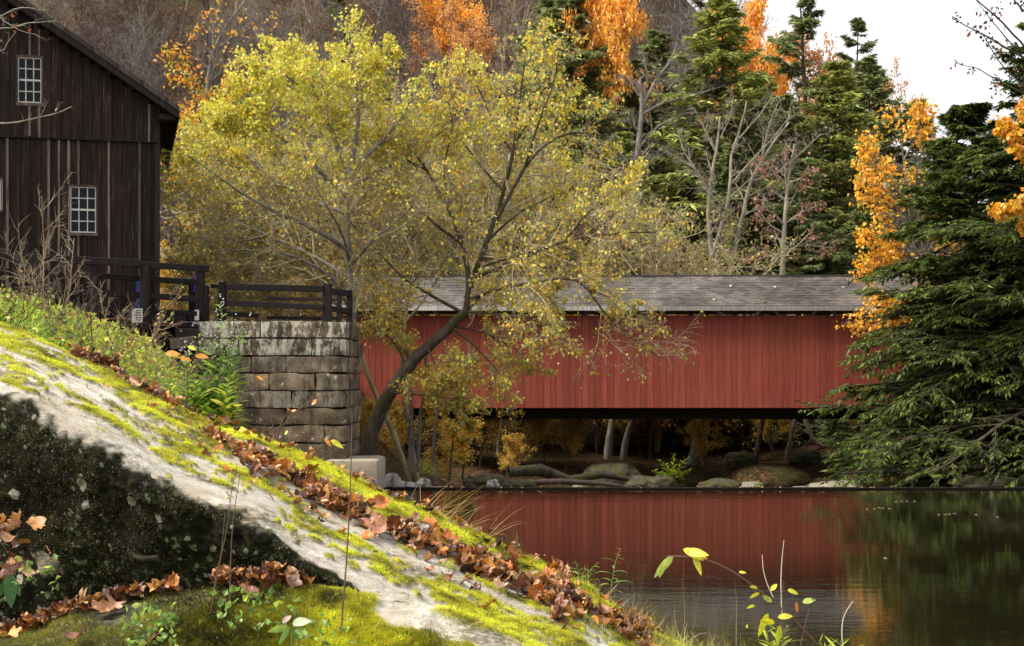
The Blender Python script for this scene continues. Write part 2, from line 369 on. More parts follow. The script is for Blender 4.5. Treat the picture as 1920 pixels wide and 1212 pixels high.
# ================================================================ covered bridge
R = np.random.default_rng(11)
BX0, BX1, BY, BW = -7.4, 21.6, 65.0, 4.6
br = empty('covered_bridge', (0, 0, 0), label='long red covered bridge with a grey shingle roof spanning the river', cat='bridge')
for nm, yy in (('siding', BY), ('far_siding', BY+BW)):
    w = MB(); x = BX0
    while x < BX1:
        bw = .27+R.normal(0, .012); c = R.random(3); dz = R.normal(0, .004); ys = yy+R.normal(0, .004)
        w.box((x+.006, ys, 1.87+dz), (x+bw-.006, ys+.03, 5.78), 0, c); x += bw
    w.box((BX0, yy+.035, 1.95), (BX1, yy+.1, 5.76), 0, (.1, .1, .1))
    w.build(nm, M['red'], br)
w = MB()
ey = BY-.55; ez = 6.16; ry = BY+BW/2; rz = 7.6; fy = BY+BW+.55
def roofslab(y0, z0, y1, z1, x0, x1, t=.1):
    return np.array([[x0, y0, z0], [x1, y0, z0], [x1, y1, z1], [x0, y1, z1], [x0, y0, z0-t], [x1, y0, z0-t], [x1, y1, z1-t], [x0, y1, z1-t]])
bf = [[0, 1, 2, 3], [7, 6, 5, 4], [0, 4, 5, 1], [1, 5, 6, 2], [2, 6, 7, 3], [3, 7, 4, 0]]
rx0, rx1 = BX0-.5, BX1+.5
# stepped courses of shingles, a little uneven along the length
for sgn, y0 in ((1, ey), (-1, fy)):
    nC, nX = 18, 90
    for k in range(nC):
        t0, t1 = k/nC, (k+1)/nC; xs = np.linspace(rx0, rx1, nX); wob = fbm(np.stack([xs*.5, xs*0+k*.2, xs*0], -1), 1, 3)*.02
        ya, yb = y0+(ry-y0)*t0, y0+(ry-y0)*t1; za, zb = ez+(rz-ez)*t0, ez+(rz-ez)*t1
        V = np.concatenate([np.stack([xs, xs*0+ya-.012*sgn, xs*0+za+wob], -1), np.stack([xs, xs*0+ya-.012*sgn, xs*0+za+.024+wob], -1), np.stack([xs, xs*0+yb, xs*0+zb+.004+wob], -1)])
        i = np.arange(nX-1); q = np.concatenate([np.stack([i, i+1, nX+i+1, nX+i], -1), np.stack([nX+i, nX+i+1, 2*nX+i+1, 2*nX+i], -1)])
        w.add(V, q)
w.add(roofslab(ey+.04, ez-.015, ry, rz-.015, rx0, rx1), bf); w.add(roofslab(fy-.04, ez-.015, ry, rz-.015, rx0, rx1), bf)
w.beam((rx0, ry, rz+.02), (rx1, ry, rz+.02), .22, .05)
rf = w.build('roof', M['shingle'], br)
w = MB(); x = rx0
while x < rx1:
    L = 4+R.random(); w.box((x, ey-.045, ez-.2), (min(x+L, rx1)-.01, ey-.015, ez+.005+R.normal(0, .006)), 0, R.random(3)); x += L
w.build('eave_board', M['grey_wood'], br)
x = BX0+1
while x < BX1:
    for yy in (BY+.28, BY+BW-.28):
        w = MB()
        w.beam((x-.85, yy, 4.9), (x+.05, yy+.01, 6.12), .14, .14, 0, R.random(3)); w.beam((x+1.5, yy+.06, 4.9), (x+.55, yy+.07, 6.12), .14, .14, 0, R.random(3))
        w.beam((x+.3, yy+.02, 1.8), (x+.3, yy+.02, 6.1), .1, .1, 0, R.random(3)); w.build('truss_brace', M['grey_wood'], br)
    x += 2.42
w = MB()
w.box((BX0, BY+.35, 1.38), (BX1, BY+.7, 1.86)); w.box((BX0, BY+BW-.5, 1.38), (BX1, BY+BW-.1, 1.86))
for x in np.arange(BX0+.5, BX1, 1.2): w.box((x, BY+.5, 1.42), (x+.25, BY+BW-.5, 1.75))
w.box((BX0, BY+.15, 1.87), (BX1, BY+BW-.15, 1.95)); w.box((BX0, BY+.2, 6.0), (BX1, BY+.4, 6.12))
w.build('floor_beams', M['wet_dark'], br)
# bridge abutments
for nm, x0, x1, lb in (('bridge_abutment', -9.6, -5.0, 'dark stone abutment under the left end of the red bridge'), ('bridge_abutment', 19.5, 23, 'stone abutment under the bridge end hidden by hemlocks')):
    w = MB()
    for k in range(9):
        z0 = -2.6+k*.44; x = x0
        while x < x1-.05:
            L = min(.6+R.random()*.6, x1-x); w.box((x+.01, BY+.1+R.normal(0, .02), z0+.01), (x+L-.01, BY+BW, z0+.43), 0, R.random(3)*.6); x += L
    tag(w.build(nm, M['masonry']), lb, 'abutment')
# fallen leaves on the bridge roof
lf = MB()
V = np.array([[0, -.09, 0], [.07, 0, .03], [0, .1, .01], [-.07, 0, .03]]); lf.add(V, [[0, 1, 2, 3]], 0, (.75, .5, .3)); 
l0 = lf.build('fallen_leaf', M['litter']); 
tag(l0, 'small pale leaf lying on the grey bridge roof', 'leaf', 'fallen leaves on the bridge roof')
spots = [(1289, 533), (1490, 540), (1396, 557), (1310, 563), (1338, 566), (1580, 543), (1418, 568), (1433, 570), (1578, 567), (1370, 541), (1452, 543), (1545, 565), (1473, 569), (1226, 552)]
for i, (px, py) in enumerate(spots):
    o = l0 if i == 0 else l0.copy()
    if i: C.objects.link(o)
    t = (575-py)/(575-520); yy = ey+(ry-ey)*t; o.location = ((px-960)/F*yy, yy, ez+(rz-ez)*t+.05); o.rotation_euler = (.5, 0, R.random()*6); s = .7+R.random()*.7; o.scale = (s, s, s)

# ================================================================ mill
TH = math.radians(14.3); MX, MY = (297-960)/F*42, 42.0
mill = empty('old_mill', (MX, MY, 0), 0, label='dark weathered board and batten mill with small paned windows', cat='mill')
ca, sa = math.cos(TH), math.sin(TH)
def mw(a, b, z):  # a: leftwards along the front, b: towards the viewer
    return np.array([-a*ca+b*sa, -a*sa-b*ca, z])
def mfr(V): return np.stack([-V[:, 0]*ca+V[:, 1]*sa, -V[:, 0]*sa-V[:, 1]*ca, V[:, 2]], -1)
def mpx(px, py):
    k = (px-960)/F; a = (-MX+42*k); a = (MX-42*k)/(ca-k*sa); Y = 42-a*sa; return a, CZ+(HY-py)/F*Y
slope = .66; ze = 10.55; apex = 5.3
def rz_at(a): return ze+slope*(a if a < apex else 2*apex-a)
def window_hole(a, z, holes):
    return any(h[0] < a < h[1] and h[2] < z < h[3] for h in holes)
a1, z1 = mpx(30, 197); a0, z0 = mpx(82, 107); W1 = (a0, a1, z1, z0)
a1, z1 = mpx(128, 440); a0, z0 = mpx(184, 348); W2 = (a0, a1, z1, z0)
W3 = (W2[0]+2.45, W2[1]+2.45, W2[2]+.55, W2[3]+.12)
WL = 2*apex; zmid = 9.6
def storey(nm, zb, topf, boff, holes):
    w = MB(); a = 0
    while a < WL:
        bw = .26+R.normal(0, .02); a2 = min(a+bw, WL); c = R.random(3); top = min(topf(a), topf(a2))
        zl = zb+R.normal(0, .015); cuts = sorted([a, a2]+[e for h in holes for e in h[:2] if a < e < a2]); yo = R.normal(0, .004)
        for c0, c1 in zip(cuts[:-1], cuts[1:]):
            segs = [(zl, top)]; mid = (c0+c1)/2; c = c*np.array([1, .8, 1])
            for h in holes:
                if h[0] < mid < h[1]: segs = [s for z in segs for s in ((z[0], min(z[1], h[2])), (max(z[0], h[3]), z[1])) if s[1] > s[0]+.02]
            for s0, s1 in segs: w.box((c0+(.003 if c0 == a else 0), boff+yo, s0), (c1-(.003 if c1 == a2 else 0), boff+.028+yo, s1), 0, c, mfr)
        segs = [(zl, top)]; pc = np.array([R.random(), .95 if R.random() < .38 else .2, R.random()])
        for h in holes:
            if h[0]-.03 < a2 < h[1]+.03: segs = [s for z in segs for s in ((z[0], min(z[1], h[2]-.03)), (max(z[0], h[3]), z[1])) if s[1] > s[0]+.02]
        for s0, s1 in segs: w.box((a2-.03+R.normal(0, .004), boff+.034, s0), (a2+.03, boff+.06+R.normal(0, .003), s1-.01), 0, pc, mfr)
        a = a2
    return w
w = storey('x', zmid-.08, rz_at, .07, [W1]); w.build('upper_siding', M['mill_wood'], mill)
w = storey('x', 4.2, lambda a: zmid, .0, [W2, W3]); w.build('lower_siding', M['mill_wood'], mill)
w = MB()
w.box((-.02, -10, 4.2), (.1, -.02, ze-.05), 0, (.3, .3, .3), mfr); w.box((.1, -10.1, 4.2), (WL, -10, ze), 0, (.3, .3, .3), mfr); w.box((WL-.1, -10, 4.2), (WL, -.02, ze), 0, (.3, .3, .3), mfr)
w.build('rear_walls', M['mill_wood'], mill)
w = MB(); w.box((.06, -9.9, -1), (WL-.06, -.05, 4.2), 0, (.5, .5, .5), mfr); w.build('foundation', M['masonry'], mill)
w = MB(); w.box((-.04, -.06, 4.2), (.1, .085, ze-.05), 0, (.9, .5, .5), mfr); w.build('corner_board', M['mill_wood'], mill)
w = MB(); w.box((0, .06, zmid-.1), (WL, .115, zmid-.04), 0, (.2, .4, .4), mfr); w.build('belt_board', M['mill_wood'], mill)
# roof slabs with rakes
w = MB(); w2 = MB()
for s in (0, 1):
    for (t0, t1, b0, b1, dst, mi) in ((.0, .14, -10.4, .55, w, 0), (-.2, -.005, .47, .53, w2, 0), (-.17, -.01, .1, .18, w2, 0)):
        pa = -.55; A = [pa, apex+.02, apex+.02, pa]
        zz = [rz_at(0)+slope*pa+t for t in (t0,)]; 
        lo = [(pa, ze+slope*pa), (apex, ze+slope*apex)]
        V = []
        for b in (b0, b1):
            for (aa, z) in lo:
                for t in (t0, t1): V.append((aa if s == 0 else 2*apex-aa, b, z+.12+t))
        V = np.array(V); q = [[0, 2, 3, 1], [4, 5, 7, 6], [0, 1, 5, 4], [2, 6, 7, 3], [1, 3, 7, 5], [0, 4, 6, 2]]
        dst.add(mfr(V), q, 0, (.3, .3, .3))
w.build('roof', M['dark_roof'], mill); w2.build('rake_boards', M['mill_wood'], mill)
w = MB(); w.box((-.55, -10.3, ze-.42), (-.5, .5, ze-.2), 0, (.6,)*3, mfr); w.box((-.45, .1, ze-.45), (0.0, .4, ze-.3), 0, (.2,)*3, mfr); w.build('eave_board', M['mill_wood'], mill)
def window(h, boff):
    a0, a1, z0, z1 = h; f = MB(); t = .055
    f.box((a0, boff, z0-.03), (a1, boff+.07, z0+t), 0, R.random(3), mfr); f.box((a0, boff, z1-t), (a1, boff+.07, z1), 0, R.random(3), mfr)
    f.box((a0, boff, z0+t), (a0+t, boff+.068, z1-t), 0, R.random(3), mfr); f.box((a1-t, boff, z0+t), (a1, boff+.068, z1-t), 0, R.random(3), mfr)
    fo = f.build('window', M['timber'], mill)
    m = MB(); A0, A1, Z0, Z1 = a0+t, a1-t, z0+t, z1-t
    for k in (1, 2): aa = A0+(A1-A0)*k/3; m.box((aa-.012, boff+.012, Z0), (aa+.012, boff+.036, Z1), 0, None, mfr)
    for k in (1, 2, 3): zz = Z0+(Z1-Z0)*k/4; tt = .012 if k != 2 else .024; m.box((A0, boff+.01, zz-tt), (A1, boff+.04, zz+tt), 0, None, mfr)
    for aa in (A0, A1-.025): m.box((aa, boff+.008, Z0), (aa+.025, boff+.042, Z1), 0, None, mfr)
    for zz in (Z0, Z1-.03): m.box((A0, boff+.007, zz), (A1, boff+.043, zz+.03), 0, None, mfr)
    m.build('sash', M['white_paint'], fo)
    g = MB(); g.box((A0, boff-.01, Z0), (A1, boff+.006, Z1), 0, None, mfr); g.build('glass', M['glass'], fo)
window(W1, .05); window(W2, .0); window(W3, .0)

# ================================================================ stone abutment
def stone(w, c, sx, sy, sz, rng, round_=.07, seed=0, n=7):
    # rounded, roughly dressed block centred at c with half sizes s (local frame fn applied by caller)
    g = np.linspace(-1, 1, n); faces = []; VV = []
    for ax in range(3):
        for sg in (-1, 1):
            U, W_ = np.meshgrid(g, g); p = np.zeros((n, n, 3)); p[..., ax] = sg; p[..., (ax+1) % 3] = U; p[..., (ax+2) % 3] = W_*sg
            VV.append(p.reshape(-1, 3)); i = np.arange(n*n).reshape(n, n)+len(VV[0])*(len(VV)-1)
            faces.append(np.stack([i[:-1, :-1], i[:-1, 1:], i[1:, 1:], i[1:, :-1]], -1).reshape(-1, 4))
    p = np.concatenate(VV); S = np.array([sx, sy, sz]); q = p*S; r = min(S)*.16
    inner = np.clip(q, -(S-r), S-r); dd = q-inner; ln = np.linalg.norm(dd, axis=1, keepdims=True)
    q = np.where(ln > 1e-6, inner+dd/np.maximum(ln, 1e-6)*r, q)
    q = q+nrm(p)*(fbm(q+np.array(c)*3+seed, 3.0, 4, 5)*round_)[:, None]
    return q+np.array(c), np.concatenate(faces)
AF0 = P(372, 600, 41.6); AF1 = P(648, 600, 41.2)
ab = empty('stone_abutment', (0, 0, 0), label='square abutment of rough weathered stone courses beside the dam', cat='abutment')
w = MB(); ztop = 4.62; hc = .468
fx0, fx1, fyf = -8.6, -4.45, 41.25
for k in range(8):
    zc = ztop-hc*(k+.5); x = fx0+R.random()*.2*(k % 2)
    stag = []
    while x < fx1-.02:
        L = .8+R.random()*1.9
        if fx1-(x+L) < .35: L = fx1-x
        V, q = stone(w, (x+L/2, fyf+.45+R.normal(0, .02), zc), L/2-.004, .45, hc/2-.011+.006*math.sin(k*2.3), R, .085 if k > 1 else .05, k*7+x)
        w.add(V, q, 0, (R.random()*.7+.3*(k > 2 or k == 0), (1.0, .75, .15, .1, .3, 0, 0, 0)[k], 0)); x += L
    y = fyf+.9
    while y < fyf+3.6:
        L = .6+R.random()*.8; V, q = stone(w, (fx1-.42+R.normal(0, .02), y+L/2, zc), .42, L/2-.012, hc/2-.011, R, .07, k*3+y); w.add(V, q, 0, (.5+R.random()*.5, 0, 0)); y += L
w.box((fx0+.1, fyf+.3, .6), (fx1-.3, fyf+3.4, ztop-.12), 0, (.3, .3, .3))
w.build('masonry', M['masonry'], ab, smooth=True)
w = MB(); V, q = stone(w, ((-5.0-3.55)/2, 42.1, .25), .72, 1.4, .66, R, .02, 3, 9); w.add(V, q); w.build('footing', M['concrete'], ab, smooth=True)

# ================================================================ fences
def fence(name, label, posts, rails, group=None):
    o = empty(name, (0, 0, 0), label=label, cat='fence', group=group)
    for p, h, wd in posts:
        b = MB(); b.beam((p[0], p[1], p[2]-.1), (p[0]+R.normal(0, .01), p[1], p[2]+h), wd, wd, 0, R.random(3), up=(0, 1, 0)); b.build('post', M['fence_wood'], o)
    for a, b_, th in rails:
        b = MB(); b.beam(a, b_, .09, th, 0, R.random(3)); b.build('rail', M['fence_wood'], o)
    return o
def pz(x, y, D): return tuple(P(x, y, D))
zt = 4.66
fence('rail_fence', 'dark two rail wooden fence on top of the stone abutment', 
      [((pz(417, 600, 41.7)[0], 41.7, zt), 1.05, .2), ((pz(613, 600, 41.7)[0], 41.7, zt), .98, .24), ((pz(655, 600, 43.6)[0], 43.6, zt), .92, .17), ((pz(633, 600, 44.5)[0], 44.8, zt), .9, .14), ((pz(398, 600, 43.6)[0], 42.5, zt), .98, .24)],
      [(pz(425, 538, 41.58), pz(606, 542, 41.58), .17), (pz(425, 568, 41.58), pz(606, 577, 41.58), .15), (pz(425, 589, 42.6), pz(485, 592, 42.6), .13),
       (pz(616, 545, 41.7), pz(655, 551, 43.6), .17), (pz(616, 579, 41.7), pz(655, 583, 43.6), .16), (pz(398, 537, 43), pz(417, 538, 42), .12), (pz(500, 560, 46.5), pz(640, 562, 46.5), .1), (pz(500, 596, 46.5), pz(640, 597, 46.5), .1)])
fence('rail_fence', 'dark four rail wooden fence stepping down beside the mill',
      [((pz(271, 600, 40.6)[0], 40.6, 4.5), 1.55, .24), ((pz(376, 600, 41.6)[0], 41.6, 4.5), 1.55, .22), ((pz(360, 600, 42.8)[0], 42.9, 4.5), 1.35, .2), ((pz(176, 600, 40.0)[0], 40.0, 4.4), 1.6, .22), ((pz(60, 600, 39.4)[0], 39.4, 4.4), 1.7, .22), ((pz(-40, 600, 39)[0], 39., 4.4), 1.7, .22)],
      [(pz(250, 496, 40.4), pz(392, 504, 41.5), .17), (pz(-60, 478, 38.8), pz(262, 494, 40.3), .2), (pz(200, 518, 40.3), pz(370, 530, 41.4), .15), (pz(-60, 505, 38.8), pz(200, 519, 40.3), .16),
       (pz(200, 550, 40.3), pz(370, 561, 41.4), .16), (pz(-60, 545, 38.8), pz(200, 552, 40.3), .16), (pz(200, 578, 40.3), pz(380, 589, 41.4), .13), (pz(-60, 580, 38.8), pz(200, 580, 40.3), .13)])
# sluice timbers below the walkway
sl = empty('sluice_frame', (0, 0, 0), label='dark timber sluice framing under the walkway left of the abutment', cat='sluice')
w = MB()
for (x0, y0, x1, y1, D, th) in ((120, 592, 372, 598, 41.8, .3), (190, 610, 372, 612, 41.2, .1), (330, 628, 372, 630, 41.0, .36), (140, 640, 372, 645, 41.9, .2)):
    w.beam(pz(x0, y0, D), pz(x1, y1, D), .25, th, 0, R.random(3))
for x in (200, 250, 300, 345, 366): w.beam(pz(x, 592, 41.5), pz(x, 720, 41.5), .22, .26, 0, R.random(3), up=(0, 1, 0))
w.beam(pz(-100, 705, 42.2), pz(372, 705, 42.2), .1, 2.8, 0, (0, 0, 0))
w.build('timbers', M['fence_wood'], sl)
w = MB(); w.beam(pz(195, 598, 40.9), pz(275, 598, 40.9), .05, .035); w.beam(pz(180, 610, 41.0), pz(340, 610, 41.0), .05, .03, 0); w.build('pipe', M['rust'], sl)
w = MB()
w.beam(pz(320, 646, 40.9), pz(368, 641, 40.9), .2, .3, 0, (.8, .2, .3)); w.build('end_beam', M['timber'], sl)
gb = empty('gauge_board', (0, 0, 0), label='small white gauge board with black ticks below the fence post', cat='gauge')
w = MB(); c = P(258, 591, 40.4); w.box((c[0]-.15, c[1]-.01, c[2]-.2), (c[0]+.13, c[1]+.01, c[2]+.17)); w.build('board', M['white_paint'], gb)
w = MB()
for k in range(5): w.box((c[0]-.03, c[1]-.014, c[2]-.14+k*.062), (c[0]+.1, c[1]-.011, c[2]-.115+k*.062))
w.box((c[0]-.045, c[1]-.014, c[2]-.14), (c[0]-.03, c[1]-.011, c[2]+.13)); w.build('ticks', M['black'], gb)
w = MB(); c = P(369, 591, 41.3); w.box((c[0]-.06, c[1]-.01, c[2]-.14), (c[0]+.06, c[1]+.01, c[2]+.14)); g2 = w.build('gauge_board', M['white_paint'])
tag(g2, 'narrow pale board fixed below the last post of the four rail fence', 'gauge')
w = MB(); w.beam(pz(261, 522, 41.4), pz(261, 600, 41.4), .13, .13, 0, None, up=(0, 1, 0)); 
w.beam(pz(278, 521, 41.9), pz(345, 524, 41.9), .04, .05); w.beam(pz(278, 552, 41.9), pz(345, 556, 41.9), .04, .05)
tag(w.build('blue_railing', M['blue']), 'thin blue railing just behind the four rail fence', 'railing')
w = MB(); pts = np.array([[P(364, 513, 42.7), P(366, 530, 42.72), P(363, 548, 42.7)]]); V, q = tubes(pts, np.full((1, 3), .022), 5); w.add(V, q)
tag(w.build('ribbon', M['purple']), 'purple ribbon tied to the fence by its corner post', 'ribbon')

# ================================================================ boulders
def ico(n=3):
    import bmesh
    bm = bmesh.new(); bmesh.ops.create_icosphere(bm, subdivisions=n, radius=1); V = np.array([v.co[:] for v in bm.verts]); Fc = np.array([[v.index for v in f.verts] for f in bm.faces]); bm.free(); return V, Fc
ICO4 = ico(4); ICO3 = ico(3)
def boulder(x, y, D, wpx, hpx, mt, label, group=None, dep=1.0, seed=0, flat=.0, z=None):
    sc = D/F; c = P(x, y, D); V, Fc = ICO4; V = V.copy(); s = fbm(V+seed*3.1, 1.1, 4, seed)*.42+fbm(V+seed, 3.5, 4, seed+3)*.16; s = s-.25*np.abs(vnoise(V*1.9+seed, seed+7))*(1.6 if mt == 'white_rock' else .8)
    V = V*(1+s)[:, None]; V = np.sign(V)*np.abs(V)**.86
    V = V*np.array([wpx*sc/2, wpx*sc/2*dep, hpx*sc/2]); 
    o = MB().add(V, Fc, 0, (.7 if mt != 'boulder_moss' else .15, .5, .5)).build('boulder', M[mt], smooth=True, loc=tuple(c)); return tag(o, label, 'rock', group)
B_ = [
 (1150, 900, 66, 108, 66, 'boulder_moss', 'large mossy grey boulder standing among the trees under the bridge', 1),
 (1200, 914, 65, 80, 46, 'boulder_moss', 'rounded mossy boulder at the right end of the fallen log', 2),
 (1092, 917, 63.5, 40, 24, 'boulder', 'small pale rounded rock at the dam crest below the log', 3),
 (1150, 922, 63.5, 50, 14, 'white_rock', 'flat white rock poking above the dam crest below the mossy boulder', 4),
 (1350, 922, 65, 95, 46, 'boulder_moss', 'dark moss covered boulder right of the leaning trunk', 5),
 (1410, 916, 64.4, 50, 26, 'boulder', 'grey sloping rock at the left edge of the leafy mound', 6),
 (1568, 921, 64, 104, 34, 'boulder', 'long pale smooth boulder low beside the hemlock branches', 7),
 (1500, 920, 64, 40, 16, 'boulder', 'small grey stone left of the long pale boulder', 8),
 (735, 905, 50, 34, 40, 'white_rock', 'jagged white rock beside the concrete footing', 9),
 (760, 914, 50.5, 40, 24, 'white_rock', 'low white rock next to the jagged white one', 10),
 (795, 912, 52, 34, 32, 'white_rock', 'tilted grey white slab near the sapling trunks', 11),
 (825, 918, 50, 44, 12, 'white_rock', 'flat pale stone on the water line near the saplings', 12),
 (905, 906, 55, 80, 34, 'boulder_moss', 'low green mossy rock left of the fallen log', 13),
 (925, 912, 54, 26, 26, 'white_rock', 'small bright rock between saplings and log', 14),
 (972, 915, 56, 66, 32, 'boulder_moss', 'mossy rock at the left end of the fallen log', 15),
 (960, 923, 54, 40, 12, 'white_rock', 'flat white stone in front of the mossy rock by the log', 16),
 (1640, 908, 63, 70, 26, 'boulder_moss', 'dark mossy ledge behind the long pale boulder', 17),
 (1510, 860, 70, 60, 34, 'boulder_moss', 'dark mossy rock in the shade under the bridge end', 18),
 (1590, 866, 70, 44, 32, 'boulder_moss', 'mossy rock below the arching bare limb', 19),
 (1385, 868, 71, 60, 46, 'boulder_moss', 'shaded rock behind the mossy boulder under the bridge', 20),
 (1240, 908, 64.5, 60, 36, 'boulder_moss', 'mossy green rock at the foot of the leaning trunk', 21),
 (1850, 914, 51, 130, 40, 'boulder_moss', 'broad dark rock at the water edge under the big hemlock', 22),
 (270, 748, 26, 150, 170, 'boulder_moss', 'big grey boulder behind the bare shrubs by the abutment', 23),
 (350, 775, 26, 110, 150, 'boulder_moss', 'grey rock beside the leafy green weeds and the abutment', 24)]
for (x, y, D, wp, hp, mt, lb, sd) in B_: boulder(x, y, D, wp, hp, mt, lb, 'rocks along the far bank' if sd < 22 else None, 1.0, sd)
# leafy mounds
def mound(x, y, D, wpx, hpx, label, sd):
    sc = D/F; V, Fc = ICO4; V = V*(1+fbm(V+sd, 1.2, 4, sd)*.2)[:, None]*np.array([wpx*sc/2, 2.2, hpx*sc/2])
    tag(MB().add(V, Fc).build('leafy_mound', M['ground'], smooth=True, loc=tuple(P(x, y, D))), label, 'mound')
mound(1440, 905, 67, 190, 70, 'rusty leaf covered mound behind the bare thin trunk', 41)
mound(1660, 912, 66, 160, 40, 'low bank of orange leaves running under the hemlock', 42)
mound(1280, 900, 69, 130, 60, 'leaf covered hump behind the leaning mossy trunk', 43)
# fallen log
w = MB(); pts = np.array([[P(955, 884, 61), P(1010, 883, 61.5), P(1070, 892, 62), P(1130, 897, 62), P(1182, 900, 62)]]); pts += R.normal(0, .07, pts.shape)
V, q = tubes(pts, np.array([[.2, .26, .2, .17, .1]]), 10); w.add(V, q); tag(w.build('fallen_log', M['bark_dark'], smooth=True), 'dark mossy fallen log lying across the rocks under the bridge', 'log')
w = MB(); pts = np.array([[P(990, 905, 60.5), P(1050, 903, 60.5), P(1130, 907, 60.5), P(1165, 912, 60.5)]]); V, q = tubes(pts, np.array([[.1, .12, .1, .05]]), 8); w.add(V, q)
tag(w.build('fallen_branch', M['bark_brown'], smooth=True), 'thinner dead branch lying in front of the fallen log', 'branch')
# ================================================================ trees
M['bark_limb'] = bark_mat('bark_limb', (.03, .022, .016), (.13, .1, .075), (.05, .05, .02))
YG = [(.68, .66, .09), (.82, .74, .08), (.88, .68, .05), (.48, .54, .1), (.75, .46, .1)]
OLIVE = [(.45, .38, .09), (.55, .5, .1), (.7, .56, .08), (.36, .36, .09), (.5, .28, .1)]
ORANGE = [(.98, .52, .04), (.95, .44, .03), (.98, .62, .06), (.85, .34, .05), (.9, .5, .14)]
GOLD = [(.85, .5, .02), (.8, .4, .02), (.6, .42, .03), (.8, .3, .02)]
RUST = [(.4, .14, .05), (.3, .1, .04), (.5, .22, .06)]

def limb(pts, r0, r1, nseg=14):
    p = np.array(pts, float); d = np.concatenate([[0], np.cumsum(np.linalg.norm(p[1:]-p[:-1], axis=1))]); t = np.linspace(0, d[-1], nseg+1)
    # smooth interpolation (Catmull-like through cubic of cumulative length)
    out = np.stack([np.interp(t, d, p[:, k]) for k in range(3)], -1)
    for _ in range(2): out[1:-1] = .25*out[:-2]+.5*out[1:-1]+.25*out[2:]
    return out, np.linspace(r0, r1, nseg+1)

def bare_tree(seed, h, spread=.5, n1=13, n2=7, n3=7, n4=5, bark='bark_brown', leafcol=None, nleaf=0, lsize=.1, multi=1, twig=.007, lean=.06, up=.06, clear=.3, r0=None):
    """returns mesh data for (trunk MB, crown twigs MB, leaves MB or None), root at the origin"""
    g = np.random.default_rng(seed); r0 = r0 or h*.0125
    st = np.zeros((multi, 3)); st[:, 2] = -.3
    d = np.concatenate([g.normal(0, lean+(.18 if multi > 1 else 0), (multi, 2)), np.ones((multi, 1))], 1)
    T = grow(st, d, np.full(multi, h)*(1-.15*g.random(multi)), 12, .07, .05, g); R0 = np.linspace(1, .12, 13)[None]*r0*(1 if multi == 1 else .8)*np.ones((multi, 1))
    tr = MB(); V, q = tubes(T, R0, 7); tr.add(V, q)
    A, RA = spawn(T, R0, n1, clear, .98, 48, spread, 6, .12, up, g, .6, twig*1.6)
    V, q = tubes(A, RA, 5); tr.add(V, q)
    cr = MB()
    B, RB = spawn(A, RA, n2, .2, 1, 42, .55, 4, .16, up*.6, g, .6, twig*1.2); V, q = tubes(B, RB, 4); cr.add(V, q)
    D, RD = spawn(B, RB, n3, .2, 1, 42, .55, 3, .18, up*.5, g, .7, twig); V, q = tubes(D, RD, 3); cr.add(V, q)
    tips = D
    if n4:
        E, RE = spawn(D, RD, n4, .2, 1, 40, .6, 2, .15, up*.4, g, .8, twig*.8, taper=.4); V, q = tubes(E, RE, 3); cr.add(V, q); tips = E
    lf = None
    if nleaf:
        t = g.random((len(tips), max(1, int(nleaf/len(tips))+1))); p, tn = at(tips, t); p = p.reshape(-1, 3); tn = tn.reshape(-1, 3)
        k = g.permutation(len(p))[:nleaf]; p = p[k]+g.normal(0, lsize*.9, (len(k), 3)); tn = tn[k]
        dd = tn*.3+g.normal(0, .6, tn.shape)-np.array([0, 0, .5]); V, q = leafgeo(p, dd, lsize*(.7+.6*g.random(len(p))), g)
        cc = pick(leafcol, [1]*len(leafcol), len(p), g); lf = MB(); lf.add(V, q, 0, np.repeat(cc, 4, 0))
    return tr, cr, lf, bark
def make_tree(data, name, label, cat='tree', group=None, loc=(0, 0, 0)):
    tr, cr, lf, bark = data; o = empty(name, loc, label=label, cat=cat, group=group)
    tr.build('trunk', M[bark], o, True); cr.build('branches' if lf else 'crown', M[bark], o, True)
    if lf: lf.build('crown', M['leaf'], o)
    return o
